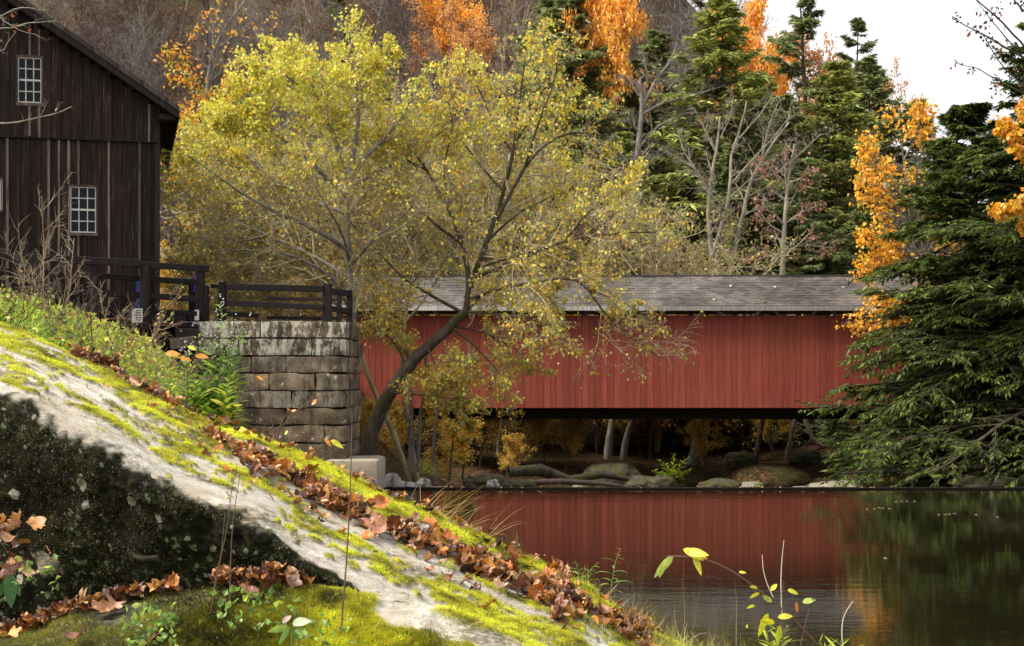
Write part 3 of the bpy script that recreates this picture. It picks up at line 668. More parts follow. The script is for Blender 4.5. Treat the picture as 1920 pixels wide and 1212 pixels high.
def conifer(seed, h, cr, nb, n2=16, n3=7, nl=.22, cols=None, droop=-.05, clear=.08, thick=1.0, top=1.15, wl=.32, r0=None, el=-8):
    g = np.random.default_rng(seed); r0 = r0 or h*.016
    T = grow(np.array([[0, 0, -.4]]), np.array([[0, 0, 1.]]), np.array([h+.4]), 16, .015, .05, g); RT = np.linspace(1, .05, 17)[None]*r0
    tr = MB(); V, q = tubes(T, RT, 8); tr.add(V, q)
    t = clear+(1-clear)*((np.arange(nb)+g.random(nb))/nb)**.9; t = np.minimum(t, .985)
    p, _ = at(T, t[None]); p = p[0]; az = g.random(nb)*2*math.pi; L = (cr*np.clip((1-t)*top, 0, 1)**.75)*(.65+.5*g.random(nb))+.25
    e = np.radians(el+ 45*t**2+g.normal(0, 7, nb)); d = np.stack([np.cos(az)*np.cos(e), np.sin(az)*np.cos(e), np.sin(e)], -1)
    A = grow(p, d, L, 6, .06, droop, g); RA = (np.clip(L*.016, .012, .12)*thick)[:, None]*np.linspace(1, .2, 7)[None]
    V, q = tubes(A, RA, 4); tr.add(V, q)
    B, RB = spawn(A, RA, n2, .12, 1, 52, .42, 3, .1, droop*1.3, g, .5, .006, flat=.85, Lp=L, fall=.55)
    crn = MB(); V, q = tubes(B, RB, 3); tr.add(V, q)
    n = len(B); tt = (np.arange(n3)[None]+g.random((n, n3)))/n3*.95+.05; pp, tn = at(B, tt); pp = pp.reshape(-1, 3); tn = tn.reshape(-1, 3)
    h_ = nrm(np.cross(tn, np.array([0, 0, 1.]))); sg = np.where(g.random((len(pp), 1)) < .5, -1., 1.)
    dd = nrm(tn*.75+h_*sg*(.35+.6*g.random((len(pp), 1)))+g.normal(0, .16, pp.shape)-np.array([0, 0, .22])); sz = nl*(.55+.8*g.random(len(pp)))
    sd = nrm(np.cross(dd, np.array([0, 0, 1.])+g.normal(0, .35, pp.shape))); w = (sz*wl*.5)[:, None]; s_ = sz[:, None]
    V = np.stack([pp, pp+dd*s_*.35+sd*w, pp+dd*s_-np.array([0, 0, .12])*s_, pp+dd*s_*.35-sd*w], 1).reshape(-1, 3)
    cols = cols or [(.045, .07, .02), (.07, .1, .03), (.1, .13, .035), (.035, .055, .02)]
    # tip growth is a lighter green than old needles
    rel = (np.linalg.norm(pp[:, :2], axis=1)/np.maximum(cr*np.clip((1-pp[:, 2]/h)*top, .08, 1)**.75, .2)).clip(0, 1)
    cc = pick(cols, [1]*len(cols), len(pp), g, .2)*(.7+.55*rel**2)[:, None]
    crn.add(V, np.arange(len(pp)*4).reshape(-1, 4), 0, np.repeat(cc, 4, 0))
    return tr, crn
def make_conifer(data, label, group=None, loc=(0, 0, 0), name='hemlock', bark='bark_dark', rz=0):
    tr, cn = data; o = empty(name, loc, rz, label=label, cat='tree', group=group); tr.build('trunk', M[bark], o, True); cn.build('crown', M['needle'], o); return o
def gz(x, y): return float(ground(np.array([x]), np.array([y]))[0])
def place(o, px, D, scale=1, rz=None, base=None):
    X = (px-CX)/F*D; z = gz(X, D) if base is None else CZ+(HY-base)/F*D
    o.location = (X, D, z); o.rotation_euler = (0, 0, rnd.random()*6.28 if rz is None else rz); o.scale = (scale,)*3; return o
def top_scale(px_top, px, D, h):  # scale so that the top reaches a given picture height
    X = (px-CX)/F*D; return (CZ+(HY-px_top)/F*D-gz(X, D))/h

# --- prototypes
bareP = []
for i, (h, sp, n1, mu, bk) in enumerate([(14, .42, 15, 1, 'bark_brown'), (13, .5, 14, 1, 'bark_grey'), (15, .36, 16, 1, 'bark_tan'), (12, .5, 9, 2, 'bark_brown'), (11, .55, 12, 1, 'bark_grey'), (14, .45, 9, 2, 'bark_grey')]):
    bareP.append((make_tree(bare_tree(100+i, h, sp, n1, 7, 5, 4, bk, multi=mu, twig=.016), 'bare_tree', 'leafless grey brown tree standing in the dense wood on the far hillside', group='bare trees on the hillside'), h))
rustP = (make_tree(bare_tree(120, 9, .5, 13, 7, 6, 3, 'bark_brown', RUST+[(.45, .2, .04)], 2500, .16, twig=.011), 'rusty_tree', 'small brown tree with a few orange leaves left on the hillside', group='rusty leaved trees on the hillside'), 9)
orP = [(make_tree(bare_tree(130+i, 12, .42, 15, 7, 6, 3, 'bark_dark', ORANGE, 17000, .16, twig=.012, up=-.02, clear=.58), 'autumn_tree', 'x'), 12) for i in range(2)]
orT = (make_tree(bare_tree(137, 12, .45, 15, 7, 6, 3, 'bark_brown', [(.75, .36, .1), (.6, .26, .07), (.85, .48, .14), (.45, .2, .08)], 6500, .16, twig=.014, up=-.01, clear=.5), 'autumn_tree', 'x'), 12)
ydP = (make_tree(bare_tree(140, 7, .55, 12, 7, 6, 0, 'bark_brown', GOLD+OLIVE, 5000, .17, twig=.01, clear=.12), 'yellow_sapling', 'low tree with yellow brown leaves growing at the foot of the hillside', group='yellow understory trees behind the bridge'), 7)
GA = [(.19, .23, .08), (.27, .31, .12), (.33, .36, .15), (.15, .18, .07)]
GB = [(.33, .36, .09), (.4, .42, .11), (.26, .29, .08), (.18, .21, .06)]
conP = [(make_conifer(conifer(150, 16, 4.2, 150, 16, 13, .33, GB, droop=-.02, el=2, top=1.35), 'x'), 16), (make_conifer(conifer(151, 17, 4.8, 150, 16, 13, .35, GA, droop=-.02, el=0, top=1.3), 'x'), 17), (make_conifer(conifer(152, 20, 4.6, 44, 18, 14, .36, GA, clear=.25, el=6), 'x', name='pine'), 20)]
used = set()
def inst(proto, px, D, label=None, group=None, top=None, scale=1, base=None, rz=None, sx=None):
    o0, h = proto
    if o0.name in used: o = copy_tree(o0)
    else: o = o0; used.add(o0.name)
    if top is not None: scale = top_scale(top, px, D, h)
    place(o, px, D, scale, rz, base)
    if sx: o.scale = (sx, sx, scale)
    if label: o['label'] = label
    if label and not group and 'group' in o: del o['group']
    if group: o['group'] = group
    return o
# --- hillside woods of bare trees
g = np.random.default_rng(77); cnt = 0
for row, D in enumerate(np.concatenate([np.arange(80, 130, 4.2), np.arange(130, 178, 7.5)])):
    nx = int(17+D*.02); 
    for k in range(nx):
        px = -60+2040*(k+g.random())/nx
        if px > 1130 and g.random() < .2: continue
        if px > 1500 and D > 105: continue
        if D < 84 and px > 1240: continue
        pr = bareP[g.integers(len(bareP))]; s = .75+.4*g.random()
        if px > 1400: s *= .75
        if g.random() < .11 and D < 130: inst(rustP, px, D+g.normal(0, 1.2), scale=.8+.5*g.random())
        else: inst(pr, px, D+g.normal(0, 1.2), scale=s)
        cnt += 1
for px, D in [(500, 74), (620, 75), (730, 73.5), (840, 75), (930, 74), (1010, 75.5), (1090, 74), (1150, 76), (1220, 74), (1270, 76.5), (400, 74), (320, 73), (1290, 79), (970, 79), (680, 79), (1130, 80), (1000, 73.5), (1060, 74), (1150, 73.5), (1220, 73.5), (880, 74), (1300, 74), (1390, 74.5)]:
    inst(ydP, px, D, scale=.8+.4*g.random())
for px, D, s in [(1150, 79, .75), (1240, 80, .7), (1300, 78, .62), (1410, 80, .7), (1520, 79, .6), (1570, 78, .62), (1620, 80, .75), (1680, 79, .7), (1100, 82, .85), (1720, 84, .75), (1180, 88, .8), (1650, 90, .85), (1260, 90, .8), (1740, 78, 1.0), (1765, 80, .95), (1800, 79, .9), (1725, 76, .9), (1830, 82, 1.0)]:
    inst(bareP[g.integers(len(bareP))], px, D, scale=s)
# --- evergreens
for px, D, top, k, lb in [
 (1335, 84, 8, 0, 'broad green hemlock with a rounded top between the orange trees'),
 (1545, 84, 118, 0, 'bright green pointed hemlock directly above the right part of the bridge roof'),
 (1215, 96, 120, 1, 'green hemlock half hidden behind the orange tree and grey branches'),
 (1085, 92, -20, 1, 'dark blue green hemlock left of the tall orange tree'),
 (1030, 104, -30, 1, 'dark evergreen at the picture top left of the orange tree'),
 (1430, 92, 135, 0, 'yellow tinged hemlock below the right hand orange tree'),
 (1525, 92, -45, 2, 'tall dark pine with open layered limbs against the white sky'),
 (1640, 92, 120, 1, 'hemlock sloping down toward the white sky right of the tall pine'),
 (1700, 90, 195, 1, 'dim hemlock under the skyline behind the orange beech leaves'),
 (1600, 112, 30, 2, 'thin spire topped pine on the skyline right of the tall pine'),
 (1380, 80, 270, 1, 'dark hemlock behind the pale bare trunks left of centre'),
 (1290, 83, 320, 1, 'low dark evergreen behind the bridge roof left of the pale trunks'),
 (1490, 79, 300, 1, 'dark hemlock directly behind the single pale bare tree'),
 (1610, 77, 380, 1, 'dark low hemlock between roof and orange beech leaves'),
 (1330, 120, -60, 2, 'tall dark pine rising behind the broad rounded hemlock'),
 (1790, 84, 265, 1, 'shaded hemlock behind the big front hemlock'),
 (1150, 88, 250, 0, 'small hemlock under the tall orange tree'),
 (1560, 73, 700, 1, 'low dark hemlock in the shade under the bridge end'),
 (1680, 71, 560, 1, 'dark hemlock seen below the bridge floor at its right end'),
 (1440, 75, 640, 1, 'dark evergreen behind the leafy mound under the bridge'),
 (1330, 76, 620, 1, 'dark evergreen behind the leaning trunk under the bridge'),
 (1230, 77, 620, 1, 'dim evergreen in the shade behind the fern under the bridge'),
 (1250, 100, 60, 1, 'soft green hemlock between the orange tree and the rounded hemlock'),
 (1400, 86, 200, 0, 'olive hemlock just above the pale bare trunks'),
 (1470, 88, 190, 1, 'mid green hemlock left of the bright pointed one'),
 (640, 126, -20, 1, 'faint green hemlock among the grey trees at the picture top')]:
    inst(conP[k], px, D, label=lb, top=top)
for px, D, top, k, sx_, lb in [
 (1180, 93, -60, 0, 1.0, 'brilliant orange tree glowing at the picture top between dark hemlocks'),
 (1150, 95, 60, 1, 0.85, 'orange tree top just left of and below the brilliant orange one'),
 (1440, 100, 10, 1, 1.0, 'orange tree on the skyline left of the tall dark pine'),
 (1395, 103, 5, 0, 0.7, 'pale orange treetop touching the rounded hemlock on its right'),
 (1580, 99, 60, 0, 0.95, 'orange brown tree behind the pine and the right slope hemlocks'),
 (1660, 98, 110, 1, 0.8, 'thin orange tree on the descending skyline'),
 (860, 112, -30, 1, .9, 'orange tree on the upper hillside above the yellow green maple'),
 (800, 117, -30, 0, 0.9, 'orange treetop left of the upper hillside orange tree'),
 (920, 108, 10, 0, 0.9, 'coral orange tree just above the middle of the leaning maple')]:
    inst((orT if (px in (1395, 1580, 1660, 800, 920, 1150)) else orP[k]), px, D, label=lb, top=top, sx=sx_)
o = make_tree(bare_tree(145, 10, .3, 13, 7, 6, 3, 'bark_dark', GOLD+[(.4, .48, .08), (.8, .35, .04)], 3400, .13, up=.08), 'gold_tree', 'orange and green leaved tree peeping over the left shoulder of the yellow green tree'); o['category'] = 'tree'; place(o, 492, 66, top_scale(62, 492, 66, 10))
# --- individual bare trees above the roof
def drawn_tree(name, label, limbs, D, bark, n1=7, n2=6, n3=5, ratio=.4, leaf=None, nleaf=0, lsize=.11, lw=None, seed=1, twig=.008, up=.02, group=None, dz=1.0, leaf_fn=None, sag=-.0, t0=.15, twm=None):
    """limbs: list of (pixel points [(x,y[,ddepth])], r0, r1); the tree's limbs drawn at their own distance"""
    g = np.random.default_rng(seed); tr = MB(); crn = MB(); tips = []; L1 = []; R1 = []
    for i, (pp, r0, r1) in enumerate(limbs):
        w = [P(p[0], p[1], D+(p[2] if len(p) > 2 else 0)) for p in pp]
        a, r = limb(w, r0, r1, 14)
        a[1:-1] += g.normal(0, .01+.012*min(r0, .5), a[1:-1].shape)
        V, q = tubes(a[None], r[None], 9 if r0 > .08 else 6); tr.add(V, q); L1.append(a); R1.append(r)
    A = np.array(L1); RA = np.array(R1); Lp = np.clip(np.linalg.norm(A[:, 1:]-A[:, :-1], axis=-1).sum(1), 1.2, 6.5)
    keep = [i for i, l in enumerate(limbs) if l[2] < .12] or list(range(len(limbs))); A = A[keep]; RA = RA[keep]; Lp = Lp[keep]
    B, RB = spawn(A, RA, n1, t0, 1, 46, ratio, 6, .13, up, g, .55, twig*1.4, Lp=Lp); V, q = tubes(B, RB, 4); (crn if twm else tr).add(V, q)
    Dd, RD = spawn(B, RB, n2, .15, 1, 48, .66, 4, .17, up*.5+sag, g, .6, twig); V, q = tubes(Dd, RD, 3); crn.add(V, q)
    E, RE = spawn(Dd, RD, n3, .1, 1, 48, .72, 3, .17, sag, g, .7, twig*.7, taper=.4); V, q = tubes(E, RE, 3); crn.add(V, q)
    o = empty(name, label=label, cat='tree', group=group)
    if nleaf:
        k = int(2.5*nleaf/len(E))+1; t = g.random((len(E), k)); p, tn = at(E, t); p = p.reshape(-1, 3); tn = tn.reshape(-1, 3)
        sx = CX+F*p[:, 0]/p[:, 1]; sy = HY-F*(p[:, 2]-CZ)/p[:, 1]
        if leaf_fn: 
            w, sel = leaf_fn(sx, sy, p, g)
        else: w = np.ones(len(p)); sel = None
        kk = g.random(len(p)) < w*nleaf/max(1, w.sum()); p = p[kk]+g.normal(0, lsize*(1.2 if name == 'beech' else .6), (int(kk.sum()), 3)); tn = tn[kk]
        dd = tn*.25+g.normal(0, .5, tn.shape)-np.array([0, 0, .7])
        cc = pick(leaf, lw or [1]*len(leaf), len(p), g, .2)
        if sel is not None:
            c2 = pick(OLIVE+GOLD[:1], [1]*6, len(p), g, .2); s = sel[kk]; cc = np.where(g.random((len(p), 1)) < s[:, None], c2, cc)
        V, q = leafgeo(p, dd, lsize*(.6+.8*g.random(len(p))), g, .8)
        lf = MB().add(V, q, 0, np.repeat(cc, 4, 0)); lf.build('crown', M['leaf'], o)
    tr.build('trunk', M[bark], o, True); crn.build('branches' if nleaf else 'crown', M[twm or bark], o, True); return o
drawn_tree('bare_tree', 'pale forked bare tree with two slim trunks rising behind the bridge roof',
  [([(1333, 540), (1335, 470), (1328, 400), (1332, 340), (1345, 280), (1350, 220)], .17, .05), ([(1335, 480), (1355, 420), (1372, 350), (1368, 290), (1390, 240), (1400, 190)], .13, .04),
   ([(1330, 360), (1305, 320), (1280, 280), (1270, 240)], .07, .03), ([(1345, 290), (1320, 240), (1300, 200)], .06, .02), ([(1372, 345), (1410, 300), (1450, 260), (1480, 220)], .07, .02), ([(1350, 260), (1370, 220), (1375, 180)], .05, .02), ([(1300, 315), (1260, 290), (1235, 280)], .04, .02), ([(1385, 260), (1430, 210), (1450, 175)], .05, .02)],
  76, 'bark_pale', 8, 6, 4, .34, seed=31, twig=.012)
drawn_tree('bare_tree', 'slender pinkish bare trunk leaning right with pale forked limbs above the roof',
  [([(1362, 545), (1375, 470), (1395, 400), (1405, 340), (1440, 280), (1480, 230)], .15, .05), ([(1405, 340), (1450, 330), (1500, 290), (1540, 250)], .07, .02), ([(1400, 370), (1440, 350), (1475, 350)], .05, .02), ([(1430, 290), (1440, 240), (1460, 190)], .06, .02)],
  77, 'bark_pale', 8, 6, 4, .34, seed=32, twig=.012)
drawn_tree('bare_tree', 'single straight pale bare tree with level twigs above the right of the roof',
  [([(1466, 540), (1468, 470), (1472, 400), (1478, 330), (1490, 270)], .15, .05), ([(1472, 420), (1500, 400), (1535, 385)], .06, .02), ([(1470, 440), (1440, 420), (1415, 380)], .06, .02), ([(1468, 470), (1510, 460), (1560, 465)], .05, .02), ([(1478, 345), (1510, 330), (1530, 320)], .05, .02), ([(1468, 480), (1430, 470), (1400, 490)], .05, .02), ([(1476, 350), (1450, 320), (1425, 300)], .05, .02)],
  75, 'bark_pale', 8, 6, 4, .36, [(.5, .25, .16), (.4, .15, .08)], 600, .16, seed=33, twig=.011)
drawn_tree('bare_tree', 'dark trunked bare tree with spreading grey limbs in front of the rounded hemlock',
  [([(1190, 400), (1192, 330), (1198, 260), (1205, 200), (1200, 150)], .2, .1), ([(1205, 200), (1230, 150), (1260, 110), (1270, 80)], .1, .03), ([(1203, 215), (1250, 190), (1300, 180), (1360, 160)], .09, .03), ([(1196, 280), (1235, 235), (1290, 210), (1340, 215)], .09, .03), ([(1198, 180), (1180, 150), (1160, 140)], .07, .03), ([(1205, 190), (1215, 140), (1205, 100)], .07, .03), ([(1192, 320), (1165, 290), (1150, 260)], .06, .02), ([(1250, 170), (1290, 130), (1320, 120)], .06, .02), ([(1192, 330), (1240, 290), (1300, 270)], .06, .02)],
  82, 'bark_grey', 8, 6, 5, .36, seed=34, twig=.012)
drawn_tree('bare_tree', 'slim pale grey tree with upright limbs left of the orange and green tree',
  [([(386, 200), (392, 130), (400, 90), (430, 40), (470, -10)], .13, .04), ([(400, 90), (400, 50), (420, 0)], .08, .03), ([(392, 130), (370, 110), (372, 30)], .06, .02), ([(398, 100), (450, 60), (500, 20)], .06, .02), ([(388, 160), (420, 130), (460, 110)], .05, .02)],
  84, 'bark_grey', 8, 6, 5, .4, ORANGE, 250, .2, seed=35, twig=.012)

# --- tree behind the fence with the bright yellow green crown
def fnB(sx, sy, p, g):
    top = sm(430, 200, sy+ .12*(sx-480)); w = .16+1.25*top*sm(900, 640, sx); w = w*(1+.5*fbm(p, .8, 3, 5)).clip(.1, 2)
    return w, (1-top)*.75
limbsB = [([(668, 690), (662, 600), (655, 500), (650, 400), (652, 335)], .15, .08),
 ([(652, 345), (640, 300), (620, 240), (590, 170), (560, 110)], .12, .03), ([(652, 340), (668, 270), (675, 190), (650, 90)], .11, .03), ([(652, 345), (690, 290), (750, 230), (790, 150)], .11, .03),
 ([(650, 370, -.5), (600, 320, -1), (530, 260, -1.5), (450, 190, -1.5)], .11, .03), ([(651, 400), (590, 380, 1), (500, 330, 1.5), (400, 230, 2)], .1, .03), ([(656, 470), (590, 430, -1), (480, 380, -2), (350, 290, -2)], .1, .03),
 ([(658, 520), (590, 480, 1), (500, 440, 1.5), (400, 400, 2), (320, 340, 2)], .09, .02), ([(660, 560, 0), (600, 500, -1.5), (520, 470, -2), (410, 470, -2.5)], .08, .02), ([(652, 350), (700, 330, 1), (780, 280, 1), (840, 240, 1)], .09, .02),
 ([(675, 200), (710, 140), (730, 80)], .06, .02), ([(620, 240), (590, 200, 1), (540, 160, 1.5), (500, 110, 1.5)], .06, .02), ([(530, 260, -1.5), (480, 230, -2), (400, 220, -2)], .05, .02), ([(500, 330, 1.5), (430, 310, 2), (340, 270, 2)], .05, .02), ([(500, 440, 1.5), (430, 460, 2), (350, 440, 2)], .05, .02),
 ([(655, 500), (700, 450, -1), (760, 400, -1), (800, 340, -1)], .08, .02), ([(590, 170), (560, 160, -1), (520, 130, -2), (480, 140, -2)], .05, .02), ([(656, 490, 0), (640, 430, -2), (600, 370, -3), (570, 300, -3)], .07, .02)]
limbsB = [(a, b*.8, c*.8) for a, b, c in limbsB]
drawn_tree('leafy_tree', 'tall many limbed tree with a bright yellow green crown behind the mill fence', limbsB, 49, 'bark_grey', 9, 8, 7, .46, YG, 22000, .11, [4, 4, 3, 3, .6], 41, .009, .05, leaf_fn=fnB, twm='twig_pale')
# --- leaning maple
def fnA(sx, sy, p, g):
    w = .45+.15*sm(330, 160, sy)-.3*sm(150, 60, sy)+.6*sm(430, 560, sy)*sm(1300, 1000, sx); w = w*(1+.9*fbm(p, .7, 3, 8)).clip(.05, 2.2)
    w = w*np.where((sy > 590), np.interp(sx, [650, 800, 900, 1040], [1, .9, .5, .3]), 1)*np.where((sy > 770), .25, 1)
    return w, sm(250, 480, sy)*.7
limbsA = [([(684, 862), (700, 795), (730, 735), (765, 690), (800, 650), (845, 612), (874, 585)], .27, .15),
 ([(872, 588), (882, 530), (868, 460), (842, 390), (800, 320), (750, 250)], .14, .03), ([(882, 540), (915, 450), (945, 360), (962, 290), (972, 210), (985, 110)], .14, .03),
 ([(930, 415), (985, 310, -.5), (1030, 262, -.5), (1090, 242, -.5), (1135, 270, -1)], .1, .02), ([(890, 520), (975, 485, -1), (1060, 450, -1.5), (1140, 438, -2), (1232, 436, -2)], .09, .02),
 ([(905, 500), (1000, 470, -1), (1075, 462, -1), (1110, 500, -1)], .06, .02), ([(885, 560), (950, 535, -1), (1030, 528, -1.5), (1085, 512, -1.5), (1108, 545, -1.5), (1122, 585, -1.5), (1180, 632, -1.5), (1245, 676, -1.5)], .09, .015),
 ([(874, 585), (920, 535, 1), (985, 530, 1), (1040, 560, 1), (1060, 610, 1)], .07, .015), ([(872, 590), (820, 560), (750, 520), (690, 450), (640, 400)], .09, .02), ([(868, 460), (790, 400, 1), (720, 350, 1), (660, 330, 1)], .08, .02),
 ([(845, 612), (880, 640, -.5), (930, 690, -1), (960, 740, -1)], .06, .015), ([(800, 650), (820, 690, -1), (850, 730, -1), (880, 760, -1)], .05, .012), ([(765, 690), (740, 640, .5), (700, 610, .5), (680, 560, .5)], .06, .015), ([(845, 612), (900, 620, .5), (960, 650, .5), (1010, 690, .5)], .05, .012),
 ([(962, 290), (930, 240), (900, 170), (870, 120)], .06, .02), ([(985, 310, -.5), (1010, 230, -1), (1040, 150, -1), (1050, 90, -1)], .06, .02), ([(965, 270), (1010, 200), (1030, 120), (1010, 60)], .06, .02),
 ([(842, 390), (830, 320), (850, 240), (840, 180)], .06, .02), ([(945, 360), (900, 310, 1), (870, 270, 1), (820, 220, 1)], .06, .02), ([(1060, 450, -1.5), (1110, 390, -2), (1160, 350, -2), (1180, 310, -2)], .05, .015), ([(915, 450), (970, 400, 1), (1030, 370, 1), (1090, 350, 1)], .06, .02),
 ([(730, 735), (770, 740, -1), (830, 745, -1.5), (900, 750, -1.5)], .05, .012), ([(874, 585), (940, 590, -1.5), (1000, 600, -2), (1060, 640, -2)], .05, .012), ([(800, 320), (760, 300), (720, 260), (700, 220)], .05, .015), ([(1108, 545, -1.5), (1150, 560, -1.5), (1210, 590, -1.5), (1240, 640, -1.5)], .03, .01)]
limbsA = limbsA[:1]+[(a, b*.75, c*.8) for a, b, c in limbsA[1:]]
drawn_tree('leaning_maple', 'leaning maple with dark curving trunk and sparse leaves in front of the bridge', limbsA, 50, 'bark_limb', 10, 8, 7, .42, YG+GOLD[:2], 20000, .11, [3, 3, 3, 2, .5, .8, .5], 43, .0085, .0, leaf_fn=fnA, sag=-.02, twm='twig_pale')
# dense tangle low on the left between mill and abutment, and other leafy saplings behind the abutment
for px, D, tp, sd, n, lb in [(900, 75.5, 230, 67, 3800, 'airy tangle of pale twigs and small leaves behind the leaning maple crown'), (700, 75, 240, 68, 4200, 'thin twiggy tree filling the gap between the two yellow green crowns'), (350, 53, 300, 61, 5500, 'olive leaved thicket tree right beside the mill corner'), (440, 55, 330, 62, 7000, 'brownish green tree behind the four rail fence'), (540, 54, 300, 63, 6000, 'twiggy olive tree behind the two rail fence'), (790, 56, 260, 64, 4200, 'thin leafy tree behind the leaning maple'), (1000, 76, 330, 65, 4000, 'thin yellow leaved tree just behind the bridge roof middle'), (1230, 76, 380, 66, 3500, 'low brown leaved tree behind the roof left of the pale trunks')]:
    h = 8; o = make_tree(bare_tree(sd, h, .62, 14, 8, 7, 5, 'twig_pale', OLIVE+[(.4, .4, .06)], int(n*.75), .12, multi=2, twig=.016, clear=.5 if tp <= 260 else .12), 'leafy_tree', lb)
    place(o, px, D, top_scale(tp, px, D, h))
# saplings and trunks below the bridge
def trunk_tree(label, pts, D, r0, r1, bark, seed, nleaf=0, name='slim_tree', n1=4, lc=GOLD):
    return drawn_tree(name, label, [(pts, r0, r1)], D, bark, n1, 5, 4, .25, lc, nleaf, .12, seed=seed, twig=.007, t0=.35)
trunk_tree('straight sapling trunk rising from the bank just right of the leaning maple', [(770, 885), (772, 820), (770, 740), (762, 650)], 54, .12, .05, 'bark_grey', 71, 900, lc=GOLD+OLIVE)
trunk_tree('pair stem sapling close beside the straight sapling trunk', [(786, 885), (783, 820), (795, 740), (800, 640)], 54.5, .09, .04, 'bark_grey', 72, 900, lc=GOLD+OLIVE)
trunk_tree('thin grey sapling third from the leaning maple', [(812, 890), (812, 840), (818, 780), (822, 700)], 53.5, .07, .03, 'bark_grey', 73, 800, lc=GOLD+OLIVE)
trunk_tree('very thin dark sapling left of the fallen log', [(842, 905), (846, 850), (852, 800), (858, 740)], 52.5, .045, .02, 'bark_dark', 74, 900, lc=GOLD+OLIVE)
trunk_tree('dark thin sapling among yellow leaves below the bridge floor', [(868, 900), (868, 840), (880, 790)], 53, .04, .02, 'bark_dark', 75, 1000, lc=GOLD+OLIVE)
trunk_tree('pale slim trunk above the left end of the fallen log', [(932, 885), (936, 830), (944, 770), (950, 700)], 71.5, .13, .06, 'bark_pale', 76, 200)
trunk_tree('pale trunk rising behind the large mossy boulder', [(1138, 870), (1142, 830), (1150, 780), (1158, 700)], 72, .2, .12, 'bark_pale', 77, 300)
trunk_tree('grey forked trunk just right of the pale one behind the mossy boulder', [(1168, 875), (1172, 830), (1188, 780), (1200, 700)], 71.5, .17, .1, 'bark_grey', 78, 400)
trunk_tree('thick mossy trunk leaning right from the rocks', [(1280, 912), (1300, 860), (1315, 800), (1325, 720)], 71.3, .28, .2, 'bark_grey', 79, 300)
trunk_tree('thin bare trunk growing through the leafy mound', [(1412, 905), (1416, 860), (1428, 800), (1436, 720)], 71.2, .15, .1, 'bark_brown', 80, 200)
trunk_tree('slim crooked trunk right of the leafy mound', [(1467, 890), (1478, 840), (1490, 795), (1500, 720)], 71.5, .11, .07, 'bark_pale', 81, 0)
drawn_tree('bare_tree', 'contorted bare tree with an arching limb under the bridge end', [([(1500, 760), (1515, 800), (1530, 842), (1560, 835), (1600, 838), (1640, 862), (1655, 880)], .13, .05), ([(1480, 790), (1510, 810), (1540, 830)], .06, .03), ([(1515, 800), (1480, 790), (1460, 810)], .05, .02)], 72.5, 'bark_pale', 4, 4, 3, .2, seed=82)
for px, D, s, lb in [(1020, 70, .42, 'low bush of golden leaves behind the fallen log'), (1120, 73, .6, 'golden leaved sapling behind the large mossy boulder'), (1200, 74, .6, 'yellow sapling between the pale trunks and the leaning trunk'), (700, 56, .33, 'yellow green shrub at the foot of the leaning maple'), (840, 58, .4, 'loose yellow leaved bush behind the thin saplings'), (1580, 74, .5, 'dim yellow bush in shade under the bridge end'), (900, 66, .5, 'golden shrub under the middle of the bridge'), (980, 75, .7, 'golden sapling under the bridge behind the log'), (1060, 68, .35, 'low golden bush behind the large mossy boulder top'), (1330, 70, .4, 'low yellow green bush between leaning trunk and leafy mound'), (950, 64, .3, 'small golden bush above the left end of the log'), (760, 60, .35, 'yellow green brush behind the sapling trunks'), (1450, 72, .45, 'yellow leaved bush behind the leafy mound'), (1290, 78, .7, 'sparse yellow sapling behind the leaning mossy trunk')]:
    inst(ydP, px, D, label=lb, scale=s)
# --- big hemlocks on the right bank
NB = [(.05, .075, .014), (.08, .115, .02), (.15, .19, .028), (.03, .045, .011)]
def hem(px, D, h, cr, nb, sd, lb, top=None, rz=0, clear=.03):
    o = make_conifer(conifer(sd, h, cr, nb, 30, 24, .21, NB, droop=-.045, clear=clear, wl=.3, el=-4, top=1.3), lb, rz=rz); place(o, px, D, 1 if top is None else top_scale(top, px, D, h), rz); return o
hem(1838, 55, 12, 4.4, 150, 201, 'big dark hemlock overhanging the water beside the bridge', 195, 1.0)
hem(1990, 52, 15, 5.6, 150, 202, 'tallest hemlock leaving the picture on the far right bank', 10, 2.0)
hem(1895, 60, 10, 4.2, 110, 203, 'hemlock filling the gap behind the big dark hemlock', 260, 3.0)
hem(1800, 58.5, 6.5, 2.7, 95, 204, 'low young hemlock with branches down to the water', 500, 4.0)
drawn_tree('beech', 'slender beech with clusters of bright orange leaves left of the big hemlock',
  [([(1790, 900), (1760, 780), (1740, 640), (1720, 500), (1700, 380), (1690, 250)], .11, .015), ([(1745, 660), (1700, 620), (1650, 600), (1610, 590)], .05, .015), ([(1740, 640), (1690, 580), (1640, 560)], .04, .015), ([(1722, 510), (1680, 460), (1630, 430)], .05, .015), ([(1710, 430), (1660, 380), (1620, 350)], .05, .015), ([(1700, 380), (1650, 320), (1620, 270)], .05, .015), ([(1695, 300), (1720, 250), (1730, 200)], .04, .015), ([(1720, 500), (1760, 440), (1770, 380)], .04, .015), ([(1715, 470), (1670, 480), (1620, 500)], .04, .01)],
  59.5, 'bark_grey', 9, 6, 4, .36, ORANGE[:3]+GOLD[:2], 4200, .15, seed=91, twig=.007, up=.0, t0=.3)
drawn_tree('yellow_maple', 'branch of a yellow maple hanging in from the right edge',
  [([(2080, 900), (2060, 700), (2040, 500), (2020, 300), (1990, 150), (1960, 60)], .2, .06), ([(2040, 430), (1980, 380), (1920, 370), (1880, 390)], .05, .012), ([(2030, 360), (1970, 290), (1915, 270), (1885, 230)], .05, .012), ([(2020, 300), (1960, 230), (1920, 200)], .04, .012), ([(2035, 460), (1980, 440), (1930, 420)], .04, .012)],
  38, 'bark_dark', 8, 5, 4, .2, GOLD, 6000, .13, seed=92, twig=.005, t0=.4, sag=-.03)
